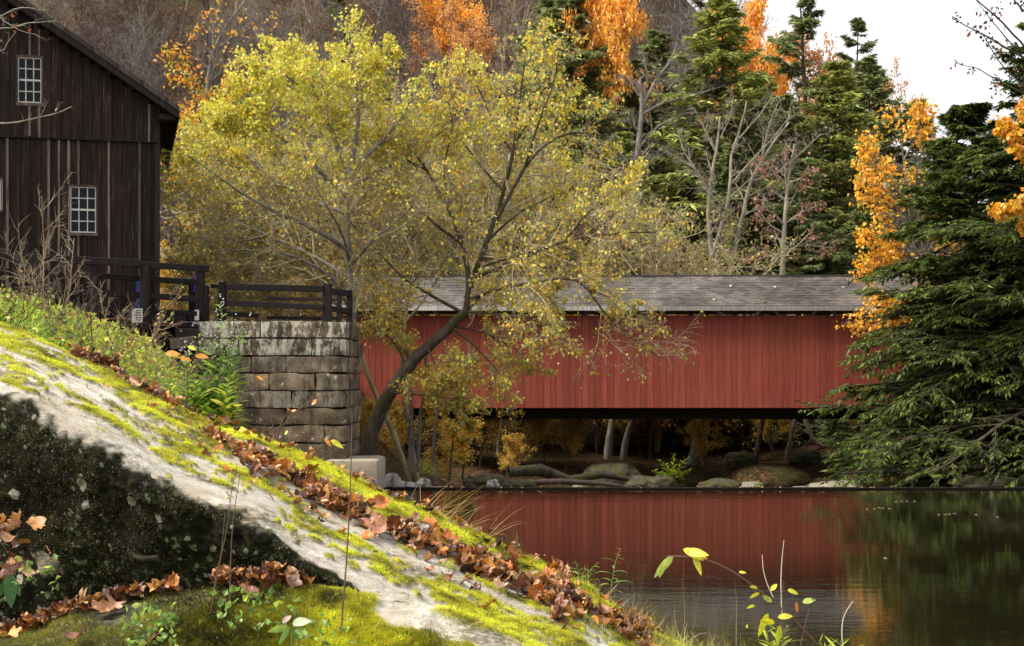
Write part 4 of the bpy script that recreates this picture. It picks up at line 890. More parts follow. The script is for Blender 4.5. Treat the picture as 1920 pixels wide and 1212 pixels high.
drawn_tree('overhanging_tree', 'nearly bare dark tree reaching thin twigs in from the upper right corner',
  [([(2180, 800), (2120, 500), (2060, 250), (2010, 120), (1980, 20)], .16, .06), ([(2010, 160), (1940, 120), (1880, 85), (1800, 45), (1785, 35)], .035, .008), ([(2020, 200), (1950, 130), (1900, 60), (1830, 0), (1800, -30)], .035, .008), ([(2050, 250), (1980, 180), (1900, 90), (1850, 30), (1830, 0)], .03, .006), ([(2060, 260), (1980, 210), (1880, 130), (1840, 60)], .03, .006), ([(1990, 80), (1930, 30), (1890, -10)], .04, .01), ([(2060, 280), (1960, 200), (1870, 150), (1820, 120), (1790, 118)], .03, .006)],
  30, 'bark_dark', 5, 3, 2, .12, [(.1, .04, .03), (.3, .08, .03), (.06, .03, .02)], 260, .08, seed=93, twig=.003, t0=.5)
drawn_tree('overhanging_tree', 'thin bare tree whose pale twigs cross the upper wall of the mill',
  [([(-260, 700), (-220, 450), (-160, 280), (-120, 150), (-90, 20)], .08, .04), ([(-150, 270), (-60, 235), (20, 232), (80, 222), (135, 200)], .018, .005), ([(-110, 120), (-30, 60), (40, 45), (105, 40)], .016, .004), ([(-100, 60), (-20, 20), (30, 55), (75, 70)], .014, .004), ([(-90, 30), (0, 30), (50, 10), (90, 20)], .012, .004), ([(-120, 130), (-40, 100), (10, 95), (30, 60)], .012, .004)],
  18, 'bark_pale', 4, 3, 2, .15, [(.4, .12, .04)], 14, .05, seed=94, twig=.002, t0=.4)
# ================================================================ foreground rock ledge
g = np.random.default_rng(300)
xC = [-160, 0, 140, 260, 330, 400, 470, 520, 600, 660, 730, 800, 850, 900, 960, 1040, 1100, 1160, 1215, 1300, 1420]
yC = [560, 608, 668, 735, 768, 798, 820, 842, 872, 898, 932, 958, 982, 1008, 1034, 1070, 1102, 1148, 1192, 1228, 1262]
xE = [-160, 0, 60, 130, 200, 250, 300, 350, 420, 480, 520, 560, 620, 690, 780, 900, 1200, 1420]
yE = [690, 733, 752, 793, 822, 856, 888, 918, 950, 972, 1000, 1035, 1070, 1115, 1180, 1260, 1400, 1500]
xT = [-160, 0, 60, 130, 240, 330, 420, 560, 640, 700, 760, 800, 900, 1000, 1100, 1420]
yT = [1240, 1200, 1180, 1152, 1126, 1110, 1102, 1104, 1106, 1108, 1112, 1130, 1172, 1212, 1250, 1340]
Cf = lambda x: np.interp(x, xC, yC)
Ef = lambda x: np.interp(x, xE, yE)
Tf = lambda x: np.interp(x, xT, yT)
DC = lambda x: np.interp(x, [-160, 0, 600, 1200, 1420], [6.9, 6.6, 6.2, 6.0, 6.0])
DE = lambda x: np.interp(x, [-160, 0, 600, 900, 1200, 1420], [5.4, 5.3, 5.0, 4.6, 4.2, 4.1])
xL = [60, 150, 200, 330, 400, 450, 500, 560, 600, 650, 700, 760, 850, 880, 950, 1000, 1080, 1150, 1210, 1300]
yL = [640, 672, 695, 770, 826, 852, 876, 904, 930, 954, 984, 1006, 1036, 1062, 1084, 1108, 1140, 1172, 1200, 1240]
Lf = lambda x: np.interp(x, xL, yL)
def PP(x, y, D):
    x, y, D = np.broadcast_arrays(np.asarray(x, float), y, D); return np.stack([(x-CX)/F*D, D, CZ+(HY-y)/F*D], -1)
def rocktop(x, t):
    y = Cf(x)+(Ef(x)-Cf(x))*t; iD = 1/DC(x)*(1-t)+1/DE(x)*t; return PP(x, y, 1/iD), y
def on_rock(x, y):
    t = (y-Cf(x))/(Ef(x)-Cf(x)); p, _ = rocktop(x, t); return p
nx = 470; xs = np.linspace(-160, 1420, nx)
rows = []; attrs = []
nb, ntp, nf = 22, 150, 90
for i in range(nb):       # the back of the ledge, falling away behind the crest
    f = 1-i/nb; D = DC(xs)+f**.8*1.5; p = PP(xs, Cf(xs), DC(xs)); p = np.stack([p[:, 0], D, p[:, 2]-f**1.3*1.3-.12*f], -1); rows.append(p); attrs.append(np.stack([xs, Cf(xs), xs*0-f], -1))
for i in range(ntp):
    t = i/(ntp-1); p, y = rocktop(xs, t); rows.append(p); attrs.append(np.stack([xs, y, xs*0+t], -1))
for i in range(1, nf+1):
    f = i/nf; yb = np.maximum(Tf(xs)+70, Ef(xs)+60); y = Ef(xs)+(yb-Ef(xs))*f; D = DE(xs)-.05*np.sin(np.minimum(f*6, 1)*1.57)+.3*f; rows.append(PP(xs, y, D)); attrs.append(np.stack([xs, y, xs*0+1+f], -1))
G = np.stack(rows); AT = np.stack(attrs); nr = len(G)
for _ in range(4):      # round the edges
    H = G.copy(); H[1:-1] = .25*G[:-2]+.5*G[1:-1]+.25*G[2:]; G[nb+6:] = H[nb+6:]; G[:nb-2] = H[:nb-2]
sx, sy, tt = AT[..., 0], AT[..., 1], AT[..., 2]
n_lo = fbm(G, 1.6, 4, 21); n_mid = fbm(G, 7, 4, 22); n_hi = fbm(G, 28, 3, 23); e1 = nrm(np.array([.9, -.2, -.42])); sAl = (G@e1)[..., None]; GS = G-sAl*e1*.66; n_st = fbm(GS*np.array([1, 1, 2.5]), 8, 5, 24)
# moss mask
ms = .8*fbm(GS, 8, 5, 31)+.8*fbm(GS, 26, 3, 33)+.4*fbm(G, 14, 4, 35)+.6*n_hi
tv = np.clip(tt, 0, 1)
bias = np.where(sx < 620, np.interp(tv, [0, .06, .14, .55, .7, .8, 1], [.5, .32, .03, .02, -.1, -.45, -.6]), -.3)
bR = np.interp(tv, [0, .1, .22, .3, .55, .7, 1], [.5, .4, .1, -.2, -.22, -.2, -.3])
k = sm(480, 640, sx); bias = bias*(1-k)+bR*k
low = sm(-40, 60, sy-(1080+.16*(sx-800)))*sm(740, 850, sx); bias = bias+low*.32
rid = sm(4, -14, sy-Lf(sx))*sm(330, 380, sx); bias = bias+rid*.45
lv = sm(30, 8, np.abs(sy-Lf(sx)-8))*sm(380, 430, sx); bias = bias-lv*.25
moss = sm(.0, .14, ms+bias)*(tt <= 1.02)*(tt > -.5)
dark = sm(.985, 1.05, tt+.10*n_mid+.09*n_hi+.06*n_lo)*np.where(sx > 700, 0, 1)  # front face darkened by colour: real crust plus painted shade
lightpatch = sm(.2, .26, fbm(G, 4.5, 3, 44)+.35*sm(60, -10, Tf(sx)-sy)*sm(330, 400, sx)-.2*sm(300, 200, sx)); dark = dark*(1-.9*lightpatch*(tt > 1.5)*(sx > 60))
nrmz = np.zeros_like(G); du = np.gradient(G, axis=1); dv = np.gradient(G, axis=0); nr_ = nrm(np.cross(du, dv)); nr_ = np.where(nr_[..., 2:3] < -.2, -nr_, nr_)
if nr_[60, 200, 2] < 0: nr_ = -nr_
amp_face = sm(1.0, 1.15, tt)
disp = .012*n_lo+.008*n_mid+.010*np.abs(n_st)*(tt <= 1.1)-.012*sm(.25, .5, n_st)+.003*n_hi+moss*(.010+.008*np.abs(n_hi)+.006*n_mid)+amp_face*(.035*n_lo+.022*n_mid+.012*n_hi)
edge = np.ones_like(disp)
G = G+nr_*disp[..., None]
i = np.arange(nr*nx).reshape(nr, nx); q = np.stack([i[:-1, :-1], i[1:, :-1], i[1:, 1:], i[:-1, 1:]], -1).reshape(-1, 4)
tone = np.clip(.75+.35*n_lo+.2*n_mid, 0, 1)
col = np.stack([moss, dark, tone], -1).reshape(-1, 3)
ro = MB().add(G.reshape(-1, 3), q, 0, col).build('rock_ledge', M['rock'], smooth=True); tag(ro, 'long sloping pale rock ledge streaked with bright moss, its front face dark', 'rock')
GR, MOSS, DARK, TT, SX, SY, NRM_ = G, moss, dark, tt, sx, sy, nr_
# lower boulder in front
xs2 = np.linspace(-200, 1300, 420); rows = []; at2 = []
for i in range(120):
    f = i/119
    if f < .12: ff = 1-f/.12; D = 4.86+.5*ff; y0 = Tf(xs2); p = PP(xs2, y0, xs2*0+4.86); p = np.stack([p[:, 0], xs2*0+D, p[:, 2]-.3*ff**1.2], -1); y = y0
    else: ff = (f-.12)/.88; y = Tf(xs2)+330*ff; p = PP(xs2, y, 4.86-.62*ff**.7)
    rows.append(p); at2.append(np.stack([xs2, y+0*xs2, xs2*0+f], -1))
G2 = np.stack(rows); A2 = np.stack(at2)
for _ in range(5): H = G2.copy(); H[1:-1] = .25*G2[:-2]+.5*G2[1:-1]+.25*G2[2:]; G2 = H
sx, sy, tt = A2[..., 0], A2[..., 1], A2[..., 2]; n_lo = fbm(G2, 2.2, 4, 61); n_mid = fbm(G2, 8, 4, 62); n_hi = fbm(G2, 30, 3, 63)
cx = np.interp(sy, [1105, 1125, 1150, 1180, 1212, 1400], [715, 770, 760, 820, 960, 1400]); wd_ = np.interp(sy, [1105, 1125, 1150, 1180, 1212, 1400], [60, 55, 60, 90, 110, 160])
bare = sm(1.15, .75, np.abs(sx-cx)/wd_+.5*n_mid); moss2 = (1-bare)*sm(-.5, -.2, fbm(G2, 6, 4, 65)); 
disp = .03*n_lo+.016*n_mid+.004*n_hi+moss2*(.012+.012*np.abs(n_hi)); du = np.gradient(G2, axis=1); dv = np.gradient(G2, axis=0); n2_ = nrm(np.cross(du, dv)); 
if n2_[60, 200, 1] > 0: n2_ = -n2_
G2 = G2+n2_*disp[..., None]; nr, nx = G2.shape[:2]; i = np.arange(nr*nx).reshape(nr, nx); q = np.stack([i[:-1, :-1], i[1:, :-1], i[1:, 1:], i[:-1, 1:]], -1).reshape(-1, 4)
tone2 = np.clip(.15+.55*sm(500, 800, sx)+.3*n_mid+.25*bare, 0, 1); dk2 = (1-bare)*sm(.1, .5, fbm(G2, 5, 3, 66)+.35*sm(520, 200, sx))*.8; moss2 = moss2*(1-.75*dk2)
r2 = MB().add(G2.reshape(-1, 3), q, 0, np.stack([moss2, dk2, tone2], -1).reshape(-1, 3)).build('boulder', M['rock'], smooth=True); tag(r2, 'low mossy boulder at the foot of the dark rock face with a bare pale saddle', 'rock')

# moss fibres: short upright strands over the mossy patches
def fibres(G, mask, nn, count, rng, L=(.004, .010), shade=None):
    p = G.reshape(-1, 3); m = mask.reshape(-1).copy(); n_ = nn.reshape(-1, 3)
    w = m*(m > .35); idx = rng.choice(len(p), count, p=w/w.sum()); step = .011
    pos = p[idx]+rng.normal(0, step*.6, (count, 3))*np.array([1, 1, .2]); up = nrm(n_[idx]*.6+np.array([0, 0, .5])+rng.normal(0, .4, (count, 3)))
    l = (L[0]+(L[1]-L[0])*rng.random(count))[:, None]; sd = nrm(np.cross(up, rng.normal(size=(count, 3)))); wv = l*.13
    V = np.stack([pos-sd*wv, pos+sd*wv, pos+up*l], 1).reshape(-1, 3)
    tn = fbm(pos, 9, 3, 71)[:, None]; c = np.array([[.64, .62, .03]])*(1+2.0*tn).clip(.15, 2)*(.65+.5*rng.random((count, 1))); c[:, 0:1] *= (1+.25*rng.normal(0, 1, (count, 1))).clip(.6, 1.5)
    if shade is not None: c = c*shade.reshape(-1)[idx][:, None]
    return V, np.arange(count*3).reshape(-1, 3), np.repeat(c.clip(0, .9), 3, 0)
vis = (TT > -.25)*(SX > -40)*(SX < 1330)*(SY < 1240)
V, q, c = fibres(GR, MOSS*vis*(.4+.6*sm(.4, .0, TT)+.5), NRM_, 170000, g); mo = MB().add(V, q, 0, c)
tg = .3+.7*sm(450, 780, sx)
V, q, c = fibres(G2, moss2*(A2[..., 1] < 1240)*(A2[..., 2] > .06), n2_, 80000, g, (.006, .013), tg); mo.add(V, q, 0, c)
# thin dull moss over the dark face, its colour dimmed for shade
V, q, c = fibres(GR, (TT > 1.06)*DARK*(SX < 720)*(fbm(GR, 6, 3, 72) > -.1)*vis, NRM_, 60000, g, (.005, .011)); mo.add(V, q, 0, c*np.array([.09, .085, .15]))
tag(mo.build('moss', M['leaf']), 'bright yellow green moss growing over the foreground rocks', 'moss', kind='stuff')

# ---------------------------------------------------------------- dead leaves
def dead_leaf(rng, lobed=True, n=22):
    """one curled leaf, length about 1, in its own frame (x along, z up)"""
    th = np.linspace(0, 2*math.pi, n, endpoint=False)
    if lobed: r = .5*(.62+.38*np.abs(np.cos(th*2.5+.0))**.7)*(1+.12*rng.normal(size=n)); 
    else: r = .5*(.78+.06*rng.normal(size=n))
    x = np.cos(th)*r; y = np.sin(th)*r*(.72 if lobed else .5)
    rings = [np.zeros((1, 2))]+[np.stack([x, y], -1)*f for f in (.45, .8, 1.)]
    V = np.concatenate(rings); z = .10*np.abs(V[:, 1])*2+.05*np.sin(V[:, 0]*9+rng.random()*6)+.03*rng.normal(size=len(V))*(np.linalg.norm(V, axis=1) > .3)
    V = np.stack([V[:, 0], V[:, 1], z], -1)
    k = rng.normal(0, 2.1); ang = V[:, 0]*k; X = np.where(abs(k) > .05, np.sin(ang)/(k if abs(k) > .05 else 1), V[:, 0]); Z = V[:, 2]+(1-np.cos(ang))/(k if abs(k) > .05 else 1)
    V[:, 0] = X; V[:, 2] = Z; k = rng.normal(0, 2.4); ang = V[:, 1]*k; kk = k if abs(k) > .05 else 1.; V[:, 2] += (1-np.cos(ang))/kk; V[:, 1] = np.sin(ang)/kk
    f = [[0, 1+i, 1+(i+1) % n] for i in range(n)]; q = [[1+r_*n+i, 1+(r_+1)*n+i, 1+(r_+1)*n+(i+1) % n, 1+r_*n+(i+1) % n] for r_ in (0, 1) for i in range(n)]
    return V, np.array(f), np.array(q)
protoL = [dead_leaf(g, kk < 9) for kk in range(16)]
BROWN = [(.2, .075, .025), (.34, .13, .035), (.12, .045, .02), (.45, .2, .06), (.5, .16, .02), (.6, .36, .17), (.08, .033, .018), (.27, .09, .025), (.6, .28, .05)]
def rotm(rng, tilt=.6):
    a = rng.random()*6.28; b = rng.normal(0, tilt); c_ = rng.normal(0, tilt)
    Rz = np.array([[math.cos(a), -math.sin(a), 0], [math.sin(a), math.cos(a), 0], [0, 0, 1]]); Rx = np.array([[1, 0, 0], [0, math.cos(b), -math.sin(b)], [0, math.sin(b), math.cos(b)]]); Ry = np.array([[math.cos(c_), 0, math.sin(c_)], [0, 1, 0], [-math.sin(c_), 0, math.cos(c_)]])
    return Rx@Ry@Rz
def put_leaf(mb, p, size, rng, c=None, tilt=.6):
    V, f, q = protoL[rng.integers(len(protoL))]; V = V*size*np.array([1, 1, 1])@rotm(rng, tilt).T+p
    c = np.array(BROWN[rng.integers(len(BROWN))] if c is None else c)*max(.4, .85+.22*rng.normal()); c = np.clip(c, .01, .95)
    cc = c[None]*(1+.15*rng.normal(size=(len(V), 1))); mb.add(V, [f, q], 0, cc.clip(0, 1))
def drift(label, cat_pts, count, size=(.05, .085), tilt=.6, lift=.015, name='leaf_litter'):
    mb = MB()
    for k in range(count): p = cat_pts(k); put_leaf(mb, p+np.array([0, 0, lift*(1+g.random()*1.6)]), size[0]+(size[1]-size[0])*g.random(), g, tilt=tilt)
    tag(mb.build(name, M['litter'], smooth=False), label, 'leaves', kind='stuff')
def chan(k):
    x = g.choice([g.uniform(140, 330), g.uniform(385, 640), g.uniform(560, 900), g.uniform(860, 1215), g.uniform(1000, 1230)], p=[.07, .22, .25, .28, .18]); wdt = np.interp(x, [140, 300, 400, 480, 560, 700, 850, 900, 1050, 1200], [5, 5, 8, 19, 14, 15, 9, 17, 27, 30])
    wdt = wdt*(.45+1.2*abs(math.sin(x*.021+1.3))*(.6+.4*math.sin(x*.067)))
    if g.random() < .45*(math.sin(x*.05) < -.3): return chan(k)
    if g.random() > .25+.75*sm(-.35, .35, math.sin(x*.043)+.6*math.sin(x*.019+2)): return chan(k)
    return on_rock(x, Lf(x)+g.normal(0, wdt*.55)+3)
drift('band of curled brown leaves caught along the hollow of the rock ledge', chan, 980, (.04, .105))
def loose(k):
    x = g.uniform(200, 1250); return on_rock(x, Lf(x)+g.normal(0, 24)+8)
drift('loose dead leaves scattered over moss and stone beside the leaf band', loose, 230, (.03, .08), .4, .006)
def ledge(k):
    x = g.choice([g.uniform(120, 330), g.uniform(400, 572), g.uniform(-40, 150)], p=[.3, .4, .3]); dy = np.interp(x, [-40, 120, 330, 420, 480, 560, 580], [12, 4, 4, 18, 24, 16, 4]); return PP(x, Tf(x)-g.random()*dy+4, 4.83)
drift('brown leaves lying in the crease below the dark rock face', ledge, 170, (.05, .09))
def clump(k): return PP(g.normal(14, 22), g.uniform(985, 1085), 4.95-.15*g.random())
drift('cluster of curled dead leaves caught on the left of the dark rock face', clump, 30, (.05, .085), 1.0)
def crestl(k): x = g.uniform(100, 1200); return on_rock(x, Cf(x)+g.uniform(-3, 6)*(1 if x < 400 else 2))
drift('thin line of fallen leaves along the crest of the rock ledge', crestl, 170, (.035, .06))
# single leaves that stand out
def single(x, y, size, c, label, D=None, tilt=.3, lift=.03, cat='leaf', shp=None, stand=0, group=None):
    p = on_rock(x, y) if D is None else PP(np.float64(x), np.float64(y), D); mb = MB(); V, f, q = protoL[shp if shp is not None else g.integers(9)]
    Rr = rotm(g, tilt)
    if stand: a = stand; Rr = np.array([[1, 0, 0], [0, math.cos(a), -math.sin(a)], [0, math.sin(a), math.cos(a)]])@Rr
    cc = np.array(c)[None]*(1+.18*g.normal(size=(len(V), 1))); mb.add(V*size@Rr.T, [f, q], 0, cc.clip(0, .95))
    o = mb.build('fallen_leaf', M['litter'], loc=tuple(p+np.array([0, 0, lift]))); return tag(o, label, cat, group)
for x, y, s, c, lb, st in [
 (800, 1005, .17, (.55, .2, .04), 'largest orange brown oak leaf standing upright in the leaf band', 1.1), (838, 1030, .13, (.5, .17, .03), 'curled orange leaf lying against the large upright oak leaf', .7),
 (505, 893, .15, (.62, .4, .22), 'pale tan pointed oak leaf lying flat at the left of the leaf band', .1), (710, 960, .12, (.55, .2, .06), 'orange pointed leaf standing on the moss ridge', 1.0),
 (705, 1003, .16, (.38, .18, .1), 'long rolled brown leaf at the lower edge of the leaf band', .1), (828, 1043, .1, (.6, .2, .03), 'glossy orange leaf just under the large upright oak leaf', .3),
 (205, 692, .1, (.5, .14, .03), 'rust orange leaf standing on the crest beside the bare shrubs', 1.2), (300, 752, .08, (.6, .35, .18), 'pale peach leaf on the crest left of the green weeds', .4),
 (450, 818, .11, (.85, .6, .08), 'yellow and orange leaf on the crest in front of the abutment', .3), (985, 1108, .12, (.5, .28, .16), 'broad tan leaf at the middle of the lower leaf band', .2),
 (1130, 1168, .13, (.4, .18, .1), 'large brown leaf in the lower leaf band close to the weeds', .3), (905, 1070, .1, (.4, .18, .08), 'mid brown leaf at the upper end of the lower leaf band', .4),
 (1045, 1148, .12, (.4, .2, .12), 'rolled tan leaf on the moss below the leaf band', .2), (940, 1117, .11, (.62, .42, .28), 'light pinkish leaf lying on bare stone beside the moss', .1)]:
    single(x, y, s*.8, c, lb, stand=st)
for x, y, s, c, lb, st in [(190, 1145, .14, (.5, .22, .1), 'light brown leaf at the bottom left crease of the rock', .4), (20, 1190, .13, (.7, .38, .1), 'orange tan leaf in the bottom left corner', .4), (140, 1195, .17, (.28, .13, .08), 'large dark crumpled leaf at the bottom edge left', .5),
  (290, 1190, .12, (.3, .13, .06), 'brown folded leaf at the bottom edge between small green plants', .6), (425, 1202, .1, (.45, .22, .12), 'small tan leaf at the bottom edge below the dead stems', .5), (540, 1090, .15, (.3, .14, .08), 'dark curled leaf on top of the leaf pile by the bare pale saddle', .6),
  (628, 1198, .07, (.4, .2, .1), 'little brown leaf at the bottom edge on green moss', .3), (215, 1133, .11, (.6, .32, .16), 'peach coloured curled leaf in the crease under the dark face', .2), (470, 1112, .14, (.38, .18, .11), 'brown flat leaf in the leaf pile behind the dead stems', .3),
  (15, 1070, .15, (.36, .17, .1), 'pointed tan leaf hanging from the cluster at the left edge', .9), (52, 1075, .1, (.5, .28, .17), 'narrow pale brown leaf at the right of the left edge cluster', 1.2), (12, 1010, .13, (.45, .22, .1), 'folded light brown leaf at the top of the left edge cluster', .8)]:
    single(x, y, s*.62, tuple(v*.8 for v in c), lb, D=4.62 if y > 1150 else 4.78, stand=st, lift=.0)

# ---------------------------------------------------------------- plants near the rock
GREEN = [(.16, .3, .03), (.25, .4, .04), (.32, .45, .06), (.12, .22, .03)]
def lance(pos, d, L, w, rng, droop=.35, segs=3):
    """narrow arching leaves; pos,d (n,3)"""
    n = len(pos); L = np.broadcast_to(L, (n,)); d = nrm(d); sd = nrm(np.cross(d, np.array([0, 0, 1.])+rng.normal(0, .25, (n, 3)))); V = []
    p = pos.copy(); dd = d.copy()
    for k in range(segs+1):
        f = k/segs; ww = (L*w*math.sin(math.pi*min(.97, .12+.86*f)))[:, None]*.5; V += [p-sd*ww, p+sd*ww]; dd = nrm(dd-np.array([0, 0, droop/segs])); p = p+dd*(L/segs)[:, None]
    V = np.stack(V, 1); k2 = 2*(segs+1); i = np.arange(n)[:, None]*k2
    q = np.concatenate([np.stack([i[:, 0]+2*s_, i[:, 0]+2*s_+1, i[:, 0]+2*s_+3, i[:, 0]+2*s_+2], -1) for s_ in range(segs)])
    return V.reshape(-1, 3), q, k2
def herb(name, label, stems, D, nleaf=26, L=.09, w=.22, cols=GREEN, r=.0025, flowers=0, cat='plant', stemcol='bark_green', group=None, l0=.1, droop=.5, parent=None):
    o = empty(name, label=label, cat=cat, group=group); lv = MB(); stn = MB(); fl = MB()
    for st in stems:
        a, rr = limb([P(p[0], p[1], D+(p[2] if len(p) > 2 else 0)) for p in st], r, r*.4, 12); V, q = tubes(a[None], rr[None], 5); stn.add(V, q)
        t = l0+(1-l0)*(np.arange(nleaf)+g.random(nleaf)*.6)/nleaf; p, tn = at(a[None], t[None]); p = p[0]; tn = tn[0]; az = np.arange(nleaf)*2.4+g.random()*6
        h_ = np.stack([np.cos(az), np.sin(az), 0*az], -1); d = nrm(h_+tn*.75); LL = L*(1.1-.75*t)*(.7+.6*g.random(nleaf)); V, q, k2 = lance(p, d, LL, w, g, droop)
        cc = pick(cols, [1]*len(cols), nleaf, g, .15); lv.add(V, q, 0, np.repeat(cc, k2, 0))
        if flowers:
            n = flowers; p = a[-1]+g.normal(0, 1, (n, 3))*np.array([.02, .02, .05])-np.array([0, 0, .03]); V, q = leafgeo(p, g.normal(size=(n, 3)), .009, g, 1); fl.add(V, q, 0, np.full((n*4, 3), .6))
    stn.build('stem', M['stem'], o, True); lv.build('leaf_blades', M['leaf'], o)
    if flowers: fl.build('blossom', M['leaf'], o)
    return o
M['stem'] = plain('green_stem', (.16, .2, .05)); M['stem_red'] = plain('brown_stem', (.11, .06, .04))
herb('weed', 'tall bright green weed with tiny pale blossoms in front of the abutment', [[(395, 800), (410, 720), (418, 640), (414, 566)], [(402, 800), (430, 720), (448, 660), (455, 614)], [(385, 790), (385, 720), (378, 670), (372, 630)], [(372, 780), (352, 720), (345, 680)], [(412, 800), (438, 750), (440, 700)], [(400, 800), (400, 740), (396, 690), (400, 640)], [(405, 800), (425, 750), (438, 690), (432, 640)], [(390, 800), (375, 740), (360, 700), (352, 655)], [(398, 800), (412, 760), (424, 700), (424, 650)]], 6.9, 40, .11, .2, GREEN+[(.5, .58, .08)], flowers=26)
herb('weed', 'lower leafy green weed spreading at the foot of the tall blossoming weed', [[(380, 800), (350, 750), (335, 700)], [(392, 800), (378, 760), (365, 715)], [(400, 805), (420, 770), (428, 720)], [(360, 780), (330, 745), (310, 720)], [(408, 808), (430, 790), (446, 760)]], 6.8, 32, .12, .26, GREEN+[(.5, .55, .06), (.65, .6, .08)])
herb('weed', 'small green weed at the crest left of the leafy weeds', [[(300, 760), (290, 715), (280, 690)], [(305, 760), (310, 720), (318, 695)], [(296, 755), (270, 725)]], 7.2, 14, .07, .3)
herb('sprig', 'upright green sprig with narrow arching leaves over the water', [[(1145, 1120), (1148, 1085), (1155, 1050), (1164, 1028)]], 5.8, 18, .085, .12, droop=.9)
herb('sprig', 'short leafy sprig left of the upright green one at the ledge end', [[(1090, 1100), (1085, 1075), (1078, 1050)], [(1098, 1100), (1105, 1070), (1122, 1055)]], 5.9, 12, .06, .15, droop=.7)
herb('sprig', 'bright green narrow leaved plant at the bottom edge under the arching branch', [[(1442, 1235), (1440, 1200), (1432, 1165)], [(1455, 1235), (1465, 1195), (1475, 1175)], [(1450, 1235), (1448, 1210)]], 5.3, 10, .1, .13, [(.4, .55, .04), (.5, .6, .05)], droop=.5)
herb('sprig', 'pale green grassy sprig at the bottom edge by the white forked twig', [[(1560, 1240), (1545, 1215), (1535, 1200)], [(1570, 1240), (1578, 1200)]], 5.3, 7, .09, .12, [(.4, .55, .04), (.5, .6, .05)], droop=.2)
def broad(name, label, items, D, stem=None, cat='plant', r=.0042, sm_='stem_red', shape=.44):
    """items: (x, y, length px, angle deg, colour) broad leaves on a drawn stem"""
    o = empty(name, label=label, cat=cat); s = MB()
    for st in (stem or []):
        a, rr = limb([P(p[0], p[1], D) for p in st], r, r*.5, 14); V, q = tubes(a[None], rr[None], 6); s.add(V, q)
    if stem: s.build('stem', M[sm_], o, True)
    for (x, y, L, an, c) in items:
        n = 9; L = L/F*D; t = np.linspace(0, 1, n); hw = L*shape*.5*np.sin(np.pi*t**.8)**.8; a = math.radians(an); dx_ = np.array([math.cos(a), g.normal(0, .25), math.sin(a)]); up = nrm(np.cross(dx_, [0, 1., 0.])); yy = np.array([0, .55, 0])+up*.85
        c0 = P(x, y, D)+np.array([0, -.005, 0]); mid = c0+np.outer(t*L, dx_)-np.outer((t**2)*L*.25, [0, 0, 1]); ed = nrm(yy)
        V = np.concatenate([mid-hw[:, None]*ed+np.array([0, -.15, 0])*hw[:, None], mid, mid+hw[:, None]*ed+np.array([0, -.15, 0])*hw[:, None]]); i = np.arange(n-1)
        q = np.concatenate([np.stack([i, i+1, n+i+1, n+i], -1), np.stack([n+i, n+i+1, 2*n+i+1, 2*n+i], -1)]); cc = np.array(c)*(1+.15*g.normal(size=(3*n, 1))); MB().add(V, q, 0, cc.clip(0, .95)).build('leaf', M['leaf'], o, True)
    return o
YEL = (.75, .72, .04); LG = (.5, .62, .12); OR = (.85, .32, .03); PG = (.5, .6, .35)
broad('arching_branch', 'thin branch arching over the water with yellow leaves at its tip', [(1262, 1044, 46, 215, LG), (1250, 1050, 30, 240, LG), (1280, 1030, 40, -15, YEL), (1284, 1036, 44, 10, YEL), (1300, 1040, 34, -65, YEL), (1306, 1044, 20, 5, OR), (1385, 1073, 14, 10, YEL), (1420, 1104, 18, 150, YEL), (1424, 1112, 20, -165, YEL)], 5.3,
      [[(1250, 1044), (1290, 1042), (1330, 1050), (1375, 1070), (1420, 1105), (1470, 1145), (1510, 1180), (1545, 1225)]])
broad('leafy_twig', 'small twig with yellow and orange leaves at the bottom right over the water', [(1445, 1108, 22, 60, YEL), (1476, 1106, 22, -10, YEL), (1492, 1128, 18, -80, OR), (1504, 1130, 28, 25, LG), (1440, 1150, 40, -120, YEL), (1452, 1170, 34, 150, YEL), (1462, 1172, 34, -100, YEL), (1446, 1130, 26, 130, LG), (1415, 1136, 18, 175, YEL), (1400, 1178, 10, 90, YEL), (1458, 1158, 30, 20, YEL)], 5.3,
      [[(1462, 1240), (1462, 1180), (1466, 1130), (1470, 1090)], [(1462, 1190), (1440, 1150), (1425, 1130)], [(1495, 1240), (1510, 1170), (1525, 1120)], [(1466, 1200), (1490, 1160), (1494, 1125)]], r=.003)
M['bleached'] = plain('bleached_twig', (.62, .56, .46)); M['dead'] = plain('dead_stem', (.13, .09, .065)); M['straw'] = plain('straw', (.5, .36, .15))
broad('bleached_twig', 'bleached twig standing straight up beside the arching branch', [], 5.3, [[(1466, 1150), (1464, 1090), (1466, 1050), (1470, 1013)]], r=.0022, sm_='bleached')
broad('bleached_twig', 'shorter pale twig left of the straight bleached one', [], 5.3, [[(1450, 1120), (1438, 1095), (1431, 1070), (1429, 1040)]], r=.002, sm_='bleached')
broad('bleached_twig', 'crooked white twig at the bottom edge toward the dark water', [], 5.3, [[(1583, 1230), (1578, 1190), (1580, 1160), (1590, 1140), (1600, 1127)]], r=.0025, sm_='bleached')
broad('dead_stem', 'tallest dead brown stem standing in front of the pale rock', [], 4.6, [[(636, 1235), (642, 1150), (650, 1050), (655, 960), (658, 880), (660, 800)]], r=.0035, sm_='dead')
broad('dead_stem', 'pair of thin dead stems in front of the dark rock face', [], 4.6, [[(395, 1150), (405, 1080), (425, 1000), (432, 930), (445, 870)], [(430, 1150), (432, 1060), (436, 980), (450, 890)], [(400, 1120), (415, 1040), (422, 960)]], r=.0022, sm_='dead')
broad('seed_stalk', 'dark seed stalk on the crest against the reflected bridge', [], 5.9, [[(968, 1045), (968, 1020), (970, 1000)], [(966, 1030), (969, 1005)], [(970, 1035), (971, 1003)]], r=.004, sm_='dead')
